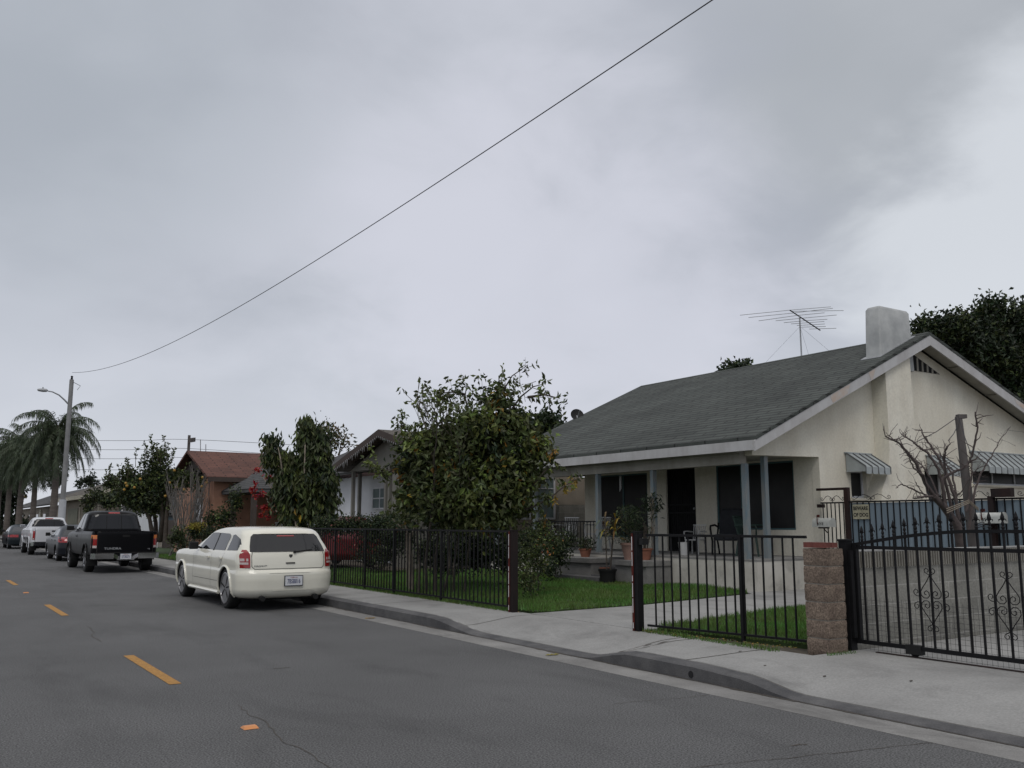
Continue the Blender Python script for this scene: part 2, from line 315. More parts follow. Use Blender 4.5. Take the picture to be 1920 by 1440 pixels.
def grass(ps,z,n,h,w,name='grass'):
    xs_=[p[0] for p in ps];ys_=[p[1] for p in ps];g=MB();k=0
    while k<n:
        x=random.uniform(min(xs_)-.05,max(xs_)+.03);y=random.uniform(min(ys_)-.05,max(ys_))
        if not (inside(x,y,ps) or inside(x+.06,y+.06,ps)): continue
        k+=1
        c=.75+.35*math.sin(x*2.1+math.sin(y*1.7)*1.3)*math.sin(y*1.9+1); a=random.uniform(0,2*PI); hh=h*c*random.uniform(.5,1.3); ww=w*random.uniform(.6,1.3); lx=random.gauss(0,.35)*hh;ly=random.gauss(0,.35)*hh
        dx=math.cos(a)*ww;dy=math.sin(a)*ww
        b=len(g.v); g.v+=[(x-dx,y-dy,z-.01),(x+dx,y+dy,z-.01),(x+lx,y+ly,z+hh)]; g.f.append((b,b+1,b+2)); g.m.append(0)
    return tag(g.build(name,'grass',fix=False),kind='stuff')
grass(LB,.19,52000,.085,.006); grass([(x,y) for x,y in LA],.19,90000,.08,.008); grass([(7.9,22.4),(10.9,22.4),(10.9,40),(7.9,40)],.18,22000,.07,.014)
grass([(7.64,6.7),(7.74,6.7),(7.74,8.8),(7.64,8.8)],.165,900,.05,.006,'weeds'); grass([(7.64,11.8),(7.74,11.8),(7.74,21),(7.64,21)],.165,3200,.06,.007,'weeds'); grass([(7.86,6.2),(8.3,6.18),(8.3,6.26),(7.9,6.26)],.15,380,.05,.005,'weeds')
# litter leaves and weeds along the fence foot
g=MB()
for i in range(900):
    y=random.choice([random.uniform(6.7,8.9),random.uniform(11.5,22)]); x=7.66+random.gauss(0,.05)+(.25*(8.9-y)/2.2 if y<8.9 else 0); s=random.uniform(.01,.03); a=random.uniform(0,6)
    z=swz(min(x,7.72),y)+.006
    g.add([(x,y,z),(x+s*math.cos(a),y+s*math.sin(a),z+.004),(x+s*1.4*math.cos(a+.6),y+s*1.4*math.sin(a+.6),z+.008),(x+s*math.cos(a+1.1),y+s*math.sin(a+1.1),z+.003)],[(0,1,2,3)],random.choice([0,0,1,2]))
tag(g.build('leaf_litter',['lf_yel','bark','grass'],fix=False),kind='stuff')
for (p,l) in (((1022,1229),'yellow leaf scrap lying in the gutter at the driveway dip'),((683,1160),'brown leaf lying in the gutter behind the cream wagon')):
    c=atz(*p,.01); g=MB(); 
    for k in range(3): g.add([c+Vector((k*.05,-k*.02,0)),c+Vector((.05+k*.05,.02,.012)),c+Vector((.1+k*.05,-.01,.002)),c+Vector((.04+k*.05,-.03,.006))],[(0,1,2,3)])
    tag(g.build('fallen_leaf','lf_yel' if 'brown' in l else 'lf_gold',fix=False),l,'leaf')

# ------------------------------------------------------------------ vegetation helpers
def add_leaf(g,p,d,L,W,mi=0,fold=.25):
    d=d.normalized(); s=d.cross(Vector((random.gauss(0,1),random.gauss(0,1),random.gauss(0,1)))); 
    if s.length<1e-4: s=d.orthogonal()
    s.normalize(); n=s.cross(d)
    m=p+d*L*.5; b=len(g.v)
    g.v+=[tuple(p),tuple(m+s*W*.5+n*W*fold),tuple(p+d*L-n*L*.1),tuple(m-s*W*.5+n*W*fold)]
    g.f.append((b,b+1,b+2,b+3)); g.m.append(mi)
def rdir(): 
    v=Vector((random.gauss(0,1),random.gauss(0,1),random.gauss(0,1))); return v.normalized()
def blob_leaves(g,blobs,n,L,W,droop=.4,mis=((0,1.),),clus=10,spread=.16,shell=.55):
    tot=sum(b[4] if len(b)>4 else b[1]*b[2]*b[3] for b in blobs)
    for b in blobs:
        c=Vector(b[0]); k=int(n*(b[4] if len(b)>4 else b[1]*b[2]*b[3])/tot/clus)
        for _ in range(k):
            u=rdir(); r=(shell+(1-shell)*random.random())*random.choice([1,1,1,.6,1.08])
            # uneven outline
            r*=.82+.28*math.sin(u.x*5+c.x*3)*math.sin(u.z*6+c.z)+.1*math.sin(u.y*9)
            q=c+Vector((u.x*b[1],u.y*b[2],u.z*b[3]))*r
            mi=0; x=random.random()
            for m_,w_ in mis:
                if x<w_: mi=m_;break
                x-=w_
            for _ in range(clus):
                d=rdir(); d.z-=droop; add_leaf(g,q+Vector((random.gauss(0,spread),random.gauss(0,spread),random.gauss(0,spread))),d,L*random.uniform(.6,1.25),W*random.uniform(.7,1.2),mi if random.random()<.8 else mis[0][0])
def sprig(g,gt,p,d,length,n,L,W,mi=0,r=.006,droop=.2,tipr=.002):
    p=Vector(p);d=Vector(d).normalized();pts=[p];q=p.copy()
    for i in range(6):
        d=(d+Vector((random.gauss(0,.1),random.gauss(0,.1),random.gauss(0,.06)))).normalized(); q=q+d*length/6; pts.append(q.copy())
    gt.tube(pts,[r+(tipr-r)*i/6 for i in range(7)],4)
    for k in range(n):
        t=random.uniform(.15,1)*6; i=min(5,int(t)); a=pts[i].lerp(pts[i+1],t-i); e=rdir(); e.z-=droop; add_leaf(g,a,e+d*.5,L*random.uniform(.7,1.2),W,mi)
def branches(g,p,d,L,r,depth,spread=.5,upw=.15,tips=None,n=5,kids=(2,3),shrink=.72,wob=.12):
    pts=[p.copy()];q=p.copy();d=d.normalized();K=5
    for i in range(K):
        d=(d+rdir()*wob+Vector((0,0,upw*.2))).normalized(); q=q+d*L/K; pts.append(q.copy())
    g.tube(pts,[r*(1-.35*i/K) for i in range(K+1)],n)
    if depth==0:
        if tips is not None: tips.append((q,d)); 
        return
    for k in range(random.randint(*kids)):
        nd_=(d+rdir()*spread+Vector((0,0,upw))).normalized(); st=pts[-1] if k==0 else pts[random.randint(3,K)]
        branches(g,st,nd_,L*shrink*random.uniform(.8,1.15),r*.62,depth-1,spread,upw,tips,max(4,n-1),kids,shrink,wob)

def finish_tree(name,base,trunk,tm,crown,cm,label,cat,group=None,extra=()):
    e=empty(name,base,label,cat,group)
    if trunk and trunk.f: world(trunk.build('trunk',tm,smooth=True,ang=60,fix=False),e)
    if crown and crown.f: world(crown.build('crown' if cat=='tree' else 'foliage',cm,fix=False),e)
    for nm,mb,mm in extra:
        if mb.f: world(mb.build(nm,mm,fix=False),e)
    return e

def shrub(name,base,bl,n,L,W,mats,mis,label,cat='shrub',stems=6,sm='bark',droop=.1,clus=8,spread=.08,shell=.4,group=None,sr=.012):
    g=MB(); gl=MB(); b=Vector(base)
    for i in range(stems):
        c=random.choice(bl); t_=Vector(c[0])+rdir()*.2*c[1]; p=b+Vector((random.gauss(0,.07),random.gauss(0,.07),0)); m_=p.lerp(t_,.5)+rdir()*.08; g.tube([p,m_,t_],[sr,sr*.7,sr*.4],5)
    blob_leaves(gl,bl,n,L,W,droop,mis,clus,spread,shell)
    return finish_tree(name,b,g,sm,gl,mats,label,cat,group)
bb=lambda x,y,rx,ry,d,w=1.: (atd(x,y,d),px(rx,d),px(rx,d),px(ry,d),w)

# ------------------------------------------------------------------ vehicles
def lerp(a,b,t): return a+(b-a)*t
class Shell:
    """car body as stacked plan outlines: layers (z, y_rear, y_front, half_width, exponent_n)"""
    def __init__(s,layers): s.L=layers
    def at(s,z):
        L=s.L
        if z<=L[0][0]: return L[0]
        for a,b in zip(L,L[1:]):
            if z<=b[0]:
                t=(z-a[0])/max(1e-6,b[0]-a[0]); return tuple(lerp(p,q,t) for p,q in zip(a,b))
        return L[-1]
    BOW=.045; TAP=.02
    def dims(s,z):
        _,yr,yf,w,n=s.at(z); R_=1.9/n; l=(yf-yr)/2; return yr,yf,w,(yr+yf)/2,l,min(w*.95,R_*1.15),min(l*.9,R_)
    def side(s,y,z,off=0):
        yr,yf,w,yc,l,rx,ry=s.dims(z); u=(y-yc)/l
        y2=y-s.BOW if u<0 else y+s.BOW; d=max(0,min(y2-yr,yf-y2)); x=w
        if d<ry: x=w-rx+rx*math.sqrt(max(0,1-((ry-d)/ry)**2))
        return x*(1-s.TAP*min(1,abs(u))**3)+off
    def _end(s,x,z):
        yr,yf,w,yc,l,rx,ry=s.dims(z); x=min(w*.999,abs(x)/(1-s.TAP)); d=0
        if x>w-rx: d=ry-ry*math.sqrt(max(0,1-((x-(w-rx))/rx)**2))
        return yr,yf,d+s.BOW*(x/w)**2
    def rear(s,x,z,off=0): a,b,d=s._end(x,z); return a+d-off
    def front(s,x,z,off=0): a,b,d=s._end(x,z); return b-d+off
    def mesh(s,step=.03,N=16):
        zs=[]
        for a,b in zip(s.L,s.L[1:]):
            k=max(1,int((b[0]-a[0])/step)); zs+=[a[0]+(b[0]-a[0])*i/k for i in range(k)]
        zs.append(s.L[-1][0]); g=MB(); C=9
        vs=[]
        for z in zs:
            yr,yf,w,yc,l,rx,ry=s.dims(z); q=[]
            for i in range(4): q.append((w,(l-ry)*i/4))
            for i in range(C): a=PI/2*i/(C-1); q.append((w-rx+rx*math.cos(a),l-ry+ry*math.sin(a)))
            for i in range(1,4): q.append(((w-rx)*(1-i/4),l))
            ring=[(x,y) for x,y in q]+[(0,l)]+[(-x,y) for x,y in q[::-1]]
            ring=ring+[(x,-y) for x,y in ring[::-1][1:-1]]
            for x,y in ring:
                u=y/l; xx=x*(1-s.TAP*abs(u)**3); yy=yc+y-math.copysign(s.BOW*(x/w)**2*max(0,(abs(y)-(l-ry-.5))/(ry+.5)) if abs(y)>l-ry-.5 else 0,y)
                vs.append((xx,yy,z))
        cnt=len(vs)//len(zs)
        g.add(vs,[(k*cnt+j,k*cnt+(j+1)%cnt,(k+1)*cnt+(j+1)%cnt,(k+1)*cnt+j) for k in range(len(zs)-1) for j in range(cnt)]+[tuple(range(cnt))[::-1],tuple(range((len(zs)-1)*cnt,len(zs)*cnt))])
        return g
def patch(g,poly,fn,step=.06,mi=0,inset=None):
    bm=bmesh.new(); vs=[bm.verts.new((a,b,0)) for a,b in poly]; bm.faces.new(vs)
    for ax in (0,1):
        lo=min(p[ax] for p in poly);hi=max(p[ax] for p in poly);t=lo+step
        while t<hi-step*.2:
            co=(t,0,0) if ax==0 else (0,t,0); no=(1,0,0) if ax==0 else (0,1,0)
            bmesh.ops.bisect_plane(bm,geom=bm.verts[:]+bm.edges[:]+bm.faces[:],plane_co=co,plane_no=no); t+=step
    bm.verts.index_update(); g.add([fn(v.co.x,v.co.y) for v in bm.verts],[tuple(v.index for v in f.verts) for f in bm.faces],mi); bm.free()
def line(g,pts,fn,w,mi=0):
    for (a,b),(c,d) in zip(pts,pts[1:]):
        k=max(1,int(math.hypot(c-a,d-b)/.06)); l=math.hypot(c-a,d-b); nx,ny=-(d-b)/l*w/2,(c-a)/l*w/2
        for i in range(k):
            p=(lerp(a,c,i/k),lerp(b,d,i/k));q=(lerp(a,c,(i+1)/k),lerp(b,d,(i+1)/k))
            g.add([fn(p[0]-nx,p[1]-ny),fn(q[0]-nx,q[1]-ny),fn(q[0]+nx,q[1]+ny),fn(p[0]+nx,p[1]+ny)],[(0,1,2,3)],mi)
def boolean(ob,cutters,op='DIFFERENCE',tr=False):
    bpy.context.view_layer.update()
    for c in cutters: c.matrix_world=ob.matrix_world.copy()
    for c in cutters:
        m=ob.modifiers.new('b','BOOLEAN'); m.operation=op; m.object=c; m.solver='EXACT'; m.material_mode='TRANSFER' if tr else 'INDEX'
    bpy.context.view_layer.update(); dg=bpy.context.evaluated_depsgraph_get(); me=bpy.data.meshes.new_from_object(ob.evaluated_get(dg))
    ob.modifiers.clear(); ob.data=me
    for c in cutters: bpy.data.objects.remove(c)
def wheel(parent,x,y,r,wd,side,rimr,style='alloy',rim='alloy',spokes=5):
    w=bpy.data.objects.new('wheel',None); COL.objects.link(w); w.parent=parent; w.location=(x,y,r)
    t=MB(); h=wd/2
    t.lathe([(rimr,-h*.9),(rimr+.02,-h),(r-.03,-h*.98),(r-.008,-h*.8),(r,-h*.6),(r,h*.6),(r-.008,h*.8),(r-.03,h*.98),(rimr+.02,h),(rimr,h*.9)],(0,0,0),'x',36)
    t.build('tyre','tyre',w,smooth=True,ang=50)
    g=MB(); o=side
    g.lathe([(rimr+.004,o*h*.2),(rimr+.004,o*h*.98),(rimr-.012,o*h*1.02),(rimr-.03,o*h*.9),(rimr-.035,o*h*.35),(.0,o*h*.3)],(0,0,0),'x',32)
    g.lathe([(.065,o*h*.3),(.06,o*h*.85),(.03,o*h*.95),(0.001,o*h*.95)],(0,0,0),'x',14)
    for k in range(spokes):
        a=2*PI*k/spokes+.3; d=Vector((0,math.cos(a),math.sin(a)))
        g.bar(d*.04+Vector((o*h*.75,0,0)),d*(rimr-.015)+Vector((o*h*.82,0,0)),.055,.025)
    g.build('rim',rim,w,smooth=True,ang=40)
    if style=='lip':
        g=MB(); g.lathe([(rimr+.006,o*h*.98),(rimr+.004,o*h*1.06),(rimr-.014,o*h*1.08),(rimr-.018,o*h*.95)],(0,0,0),'x',32); g.build('rim_lip','alloy',w,smooth=True,ang=40)
    return w
def wheelset(root,xo,ys_,r,wd,rimr,rim,spokes=5,style='alloy'):
    for y in ys_:
        for s in (-1,1): wheel(root,s*(xo-wd/2),y,r,wd,s,rimr,rim=rim,spokes=spokes,style=style)
def cut_arches(body,ys_,r,ra,hw,zc=None):
    cs=[]
    for y in ys_:
        for s in (-1,1):
            g=MB(); g.lathe([(ra,-.3),(ra,.3)],(s*(hw-.02),y,zc or r),'x',32); cs.append(g.build('cut','dark'))
    boolean(body,cs,tr=True)
def mirror_part(root,x,y,z,s,mtl,w=.2):
    g=MB(); g.add([],[]); g.box(x,x+s*w,y-.05,y+.03,z,z+.14); g.bar((x-s*.05,y+.02,z+.03),(x+s*.03,y,z+.05),.04)
    ob=g.build('mirror',mtl,root); m=ob.modifiers.new('bev','BEVEL'); m.width=.025; m.segments=3; return ob
def plate(root,x,y,z,txt,h=.155,w=.305,frame='plateframe'):
    g=MB(); g.box(x-w/2-.012,x+w/2+.012,y-.008,y+.012,z-h/2-.012,z+h/2+.012); p=g.build('licence_plate',frame,root)
    g=MB(); g.box(x-w/2,x+w/2,y-.012,y-.008,z-h/2,z+h/2); g.build('plate_face','plate',p)
    text('plate_number',txt,.105,'plateblue',p,frame_m((x,y-.0135,z-.012),(1,0,0),(0,0,1)),.0008,.62,.0012)
    if txt: text('plate_heading','California',.032,'tail',p,frame_m((x,y-.0135,z+.056),(1,0,0),(0,0,1)),.0006,1.)

# --- cream wagon
def wagon():
    X0,Y0=5.52,15.5
    root=empty('station_wagon',(X0,Y0,0),'cream station wagon with black tinted windows parked at the kerb, nearest vehicle','car')
    S=Shell([(.21,.16,4.80,.76,6),(.26,.06,4.86,.83,6),(.34,.015,4.9,.86,6),(.52,0,4.93,.872,6),(.63,.005,4.93,.872,6),(.665,.03,4.92,.868,6),(.69,.062,4.9,.862,7),(.80,.075,4.88,.872,7),(.88,.09,4.84,.87,7),(.93,.10,4.70,.862,7),(.965,.115,4.3,.848,8),(.99,.125,3.50,.832,9),(1.01,.14,3.40,.815,9),(1.1,.215,3.18,.785,9),(1.2,.30,2.90,.742,9),(1.28,.365,2.68,.722,9),(1.335,.415,2.52,.695,8),(1.37,.47,2.38,.655,7),(1.395,.56,2.25,.60,6),(1.412,.72,2.1,.51,5),(1.422,.95,1.9,.36,4)])
    body=S.mesh().build('body','p_cream',root,smooth=True,ang=50)
    WY=(.95,4.05); cut_arches(body,WY,.345,.385,.87)
    body.data.set_sharp_from_angle(angle=R(42))
    fnS=lambda s,o:(lambda y,z:(s*S.side(y,z,o),y,z)); fnR=lambda o:(lambda x,z:(x,S.rear(x,z,o),z))
    # arch lips
    g=MB()
    for y in WY:
        for s in (-1,1):
            pts=[]
            for i in range(21):
                a=R(-18)+R(216)*i/20; yy=y+.392*math.cos(a); zz=.345+.392*math.sin(a)
                if zz>.2: pts.append((s*(S.side(yy,zz,0)+.004),yy,zz))
            g=MB(); g.tube(pts,.019,6); g.build('wheel_arch_trim','p_cream',root,smooth=True)
    for s in (-1,1):
        pts=[(s*(S.side(y,.26)+.008),y,.255) for y in [1.38+i*.23 for i in range(10)]]; g=MB(); g.tube(pts,.03,6); g.build('sill','p_cream',root,smooth=True)
    # rear bumper crease, plate recess
    g=MB(); line(g,[(-.36,.645),(.36,.645)],fnR(.012),.016); g.build('bumper_step','p_cream',root)
    g=MB(); patch(g,[(-.67,.995),(.67,.995),(.655,1.08),(.60,1.25),(.55,1.295),(-.55,1.295),(-.60,1.25),(-.655,1.08)],fnR(.013),.04); g.build('rear_window','carglass',root,smooth=True,ang=60)
    g=MB(); patch(g,[(-.46,1.302),(.46,1.302),(.40,1.325),(-.40,1.325)],fnR(.03)); g.build('spoiler_lip','p_cream',root)
    g=MB(); patch(g,[(-.16,1.252),(.16,1.252),(.15,1.272),(-.15,1.272)],fnR(.02)); g.build('brake_light','tail',root)
    for s in (-1,1):
        g=MB(); patch(g,[(2.90,1.0),(1.87,1.0),(1.87,1.305),(2.05,1.31),(2.34,1.30),(2.66,1.17)],fnS(s,.005)); g.build('front_door_window','carglass',root,smooth=True,ang=60)
        g=MB(); patch(g,[(1.80,1.0),(1.13,1.003),(1.11,1.26),(1.20,1.295),(1.80,1.305)],fnS(s,.005)); g.build('rear_door_window','carglass',root,smooth=True,ang=60)
        g=MB(); patch(g,[(1.00,1.005),(.44,1.02),(.40,1.12),(.52,1.21),(.86,1.285),(.98,1.27)],fnS(s,.005)); g.build('quarter_window','carglass',root,smooth=True,ang=60)
        g=MB(); line(g,[(1.835,.99),(1.835,1.30)],fnS(s,.006),.07); g.build('pillar_trim','blackplastic',root)
        g=MB()
        for pl in ([(3.1,.95),(3.12,.6),(3.1,.30)],[(1.84,.985),(1.84,.30)],[(1.06,1.27),(1.05,.95),(1.2,.78),(1.36,.68)],[(3.12,.46),(1.36,.46)]):
            g=MB(); line(g,pl,fnS(s,.002),.007); g.build('door_seam','cargap',root)
        for yy in (2.02,1.22):
            g=MB(); g.obox((s*(S.side(yy,.86)+.018),yy,.862),(.012,0,0),(0,.085,0),(0,0,.014)); g.build('door_handle','p_cream',root)
        # lamps wrap the corner
        g=MB(); patch(g,[(s*.67,.725),(s*.838,.725),(s*.838,.85),(s*.812,.95),(s*.77,1.03),(s*.71,1.03),(s*.67,.95)],fnR(.012),.03); l=g.build('tail_light','tail',root,smooth=True)
        g=MB(); patch(g,[(s*.70,.785),(s*.815,.785),(s*.815,.82),(s*.70,.82)],fnR(.017),.04); patch(g,[(s*.70,.84),(s*.73,.84),(s*.73,.885),(s*.70,.885)],fnR(.017),.04); patch(g,[(s*.755,.84),(s*.812,.84),(s*.812,.885),(s*.755,.885)],fnR(.017),.04); g.build('reverse_lens','tailw',l)
        mirror_part(root,s*.86,2.85,.985,s,'blackplastic',.17)
        g=MB(); g.tube([(s*.47,.10,.215),(s*.47,-.015,.215)],.045,14); g.build('exhaust_pipe','blackplastic',root,smooth=True)
    # tailgate seam
    g=MB(); line(g,[(-.63,.985),(-.645,.93),(-.645,.75),(-.60,.705),(.60,.705),(.645,.75),(.645,.93),(.63,.985)],fnR(.004),.009); g.build('tailgate_seam','cargap',root)
    g=MB(); g.obox((.02,S.rear(.02,.80)-.008,.80),(.08,0,0),(0,.008,0),(0,0,.01)); g.build('tailgate_handle','cargap',root)
    g=MB(); a=(.10,S.rear(.1,.985)-.025,.985); g.lathe([(.022,-.02),(.022,.03)],a,'y',10); g.bar(a,(.42,S.rear(.42,1.02)-.02,1.02),.018); g.build('rear_wiper','blackplastic',root)
    # shield badge and script
    yb=S.rear(.03,.915)-.006; g=MB(); g.prism([(.0,yb,.945),(.06,yb,.945),(.062,yb,.915),(.03,yb,.875),(-.002,yb,.915)],(0,.008,0)); b=g.build('badge','chrome',root)
    g=MB(); g.prism([(.012,yb-.002,.937),(.022,yb-.002,.90),(.03,yb-.002,.888),(.038,yb-.002,.90),(.048,yb-.002,.937),(.03,yb-.002,.92)],(0,.002,0)); g.build('badge_emblem','cargap',b)
    text('lettering','MAGNUM',.042,'plateframe',root,frame_m((-.50,S.rear(-.5,.755)-.006,.755),(1,0,0),(0,0,1)),.001,1.2)
    plate(root,.06,S.rear(.06,.52)-.012,.50,'7BSB816')
    g=MB(); line(g,[(-.30,.345),(.42,.345)],fnR(.006),.012); g.build('bumper_crease','p_cream',root)
    g=MB(); g.box(-.55,.55,.3,4.6,.17,.30); g.build('underbody','dark',root)
    # front: windscreen, lamps
    g=MB(); patch(g,[(-.62,1.02),(.62,1.02),(.52,1.28),(-.52,1.28)],lambda x,z:(x,S.front(x,z,.006),z)); g.build('windscreen','carglass',root,smooth=True)
    for s in (-1,1):
        g=MB(); patch(g,[(s*.5,.62),(s*.8,.64),(s*.8,.76),(s*.5,.74)],lambda x,z:(x,S.front(x,z,.008),z)); g.build('headlight','tailw',root)
    g=MB(); patch(g,[(-.4,.55),(.4,.55),(.42,.76),(-.42,.76)],lambda x,z:(x,S.front(x,z,.01),z)); g.build('grille','blackplastic',root)
    wheelset(root,.84,WY,.355,.22,.268,'darkalloy',7,'lip')
    return root
wagon()

# --- generic sedan
def sedan(name,X0,Y0,label,col,glass='carglass',Lg=4.6,hw=.88,H=1.4,plt='',lampy=None,antenna=False,r=.31,roofr=1.0,lamp_z=(.66,.80),lamp_x=(.38,.84),rim='alloy'):
    root=empty(name,(X0,Y0,0),label,'car'); k=H/1.4; b=.94*k
    S=Shell([(.20,.14,Lg-.1,hw-.1,6),(.28,.04,Lg-.03,hw-.02,6),(.5,0,Lg,hw,6),(.62*k,.01,Lg,hw,6),(.80*k,.06,Lg-.12,hw-.01,7),(.87*k,.11,Lg-.5,hw-.02,7),(b,.35,Lg-1.25,hw-.05,8),(b+.03,.42,Lg-1.35,hw-.07,8),(b+.15*k,.66,Lg-1.65,hw-.13,8),(b+.28*k,.90,Lg-1.92,hw-.2,7),(b+.36*k,1.1,Lg-2.12,hw-.26,6),(b+.42*k,1.35,Lg-2.35,hw-.36,5),(H,1.75,Lg-2.7,hw-.52,3)])
    body=S.mesh(.04,12).build('body',col,root,smooth=True,ang=50); WY=(.98,Lg-.88); cut_arches(body,WY,r,r+.035,hw); body.data.set_sharp_from_angle(angle=R(42))
    fnS=lambda s,o:(lambda y,z:(s*S.side(y,z,o),y,z)); fnR=lambda o:(lambda x,z:(x,S.rear(x,z,o),z))
    z0=b+.035; z1=b+.30*k; g=MB(); patch(g,[(-hw+.13,z0),(hw-.13,z0),(hw-.28,z1),(-hw+.28,z1)],fnR(.006)); g.build('rear_window',glass,root,smooth=True)
    g=MB(); patch(g,[(-hw+.13,z0),(hw-.13,z0),(hw-.28,z1),(-hw+.28,z1)],lambda x,z:(x,S.front(x,z,.006),z)); g.build('windscreen',glass,root,smooth=True)
    for s in (-1,1):
        g=MB(); patch(g,[(Lg-1.5,z0),(2.05,z0),(2.05,z1),(Lg-2.1,z1),(Lg-1.85,z0+.14)],fnS(s,.006)); g.build('front_door_window',glass,root,smooth=True)
        g=MB(); patch(g,[(1.97,z0),(.92,z0+.01),(1.12,z0+.16),(1.35,z1),(1.97,z1)],fnS(s,.006)); g.build('rear_door_window',glass,root,smooth=True)
        g=MB()
        for pl in ([(2.01,z1),(2.01,.3)],[(3.05,b),(3.05,.3)],[(1.3,.75),(1.05,z0)]): g=MB(); line(g,pl,fnS(s,.002),.008); g.build('door_seam','cargap',root)
        for yy in (2.2,1.2):
            g=MB(); g.obox((s*(S.side(yy,.8)+.015),yy,.80),(.01,0,0),(0,.08,0),(0,0,.012)); g.build('door_handle',col,root)
        g=MB(); patch(g,[(s*lamp_x[0],lamp_z[0]),(s*lamp_x[1],lamp_z[0]),(s*(lamp_x[1]),lamp_z[1]),(s*lamp_x[0],lamp_z[1])],fnR(.01),.05); patch(g,[(.20,lamp_z[0]+.01),(.34,lamp_z[0]+.03),(.36,lamp_z[1]),(.24,lamp_z[1])],fnS(s,.01),.05); g.build('tail_light','tail',root,smooth=True)
        mirror_part(root,s*(hw-.03),Lg-1.55,z0-.03,s,'blackplastic',.17)
        g=MB(); patch(g,[(s*.5,.58),(s*.8,.6),(s*.8,.7),(s*.5,.68)],lambda x,z:(x,S.front(x,z,.008),z)); g.build('headlight','tailw',root)
    g=MB(); line(g,[(-hw+.02,.60),(hw-.02,.60)],fnR(.004),.012); line(g,[(-.6,.47),(-.6,.87),],fnR(.004),.01); g.build('bumper_seam','cargap',root)
    plate(root,0,S.rear(0,.68)-.012,.66 if not plt else .70,plt)
    g=MB(); g.box(-hw+.34,hw-.34,.3,Lg-.3,.16,.3); g.build('underbody','dark',root)
    wheelset(root,hw-.06,WY,r,.2,.21,rim,7)
    return root
sedan('sedan',5.55,39.0,'low dark grey sedan parked between the black pickup and the white pickup','p_blue',Lg=4.55,hw=.87,H=1.40,lamp_x=(.52,.84),lamp_z=(.72,.93),rim='chrome')
sedan('sedan',5.35,58.6,'dark green grey sedan with red tail lights parked beyond the white pickup','p_teal',Lg=4.7,hw=.89,H=1.38,glass='glass',plt='4KDA217')
sedan('sedan',3.3,63.0,'dark purple car cut off by the left edge of the photo','p_maroon',Lg=4.7,hw=.9,H=1.5)

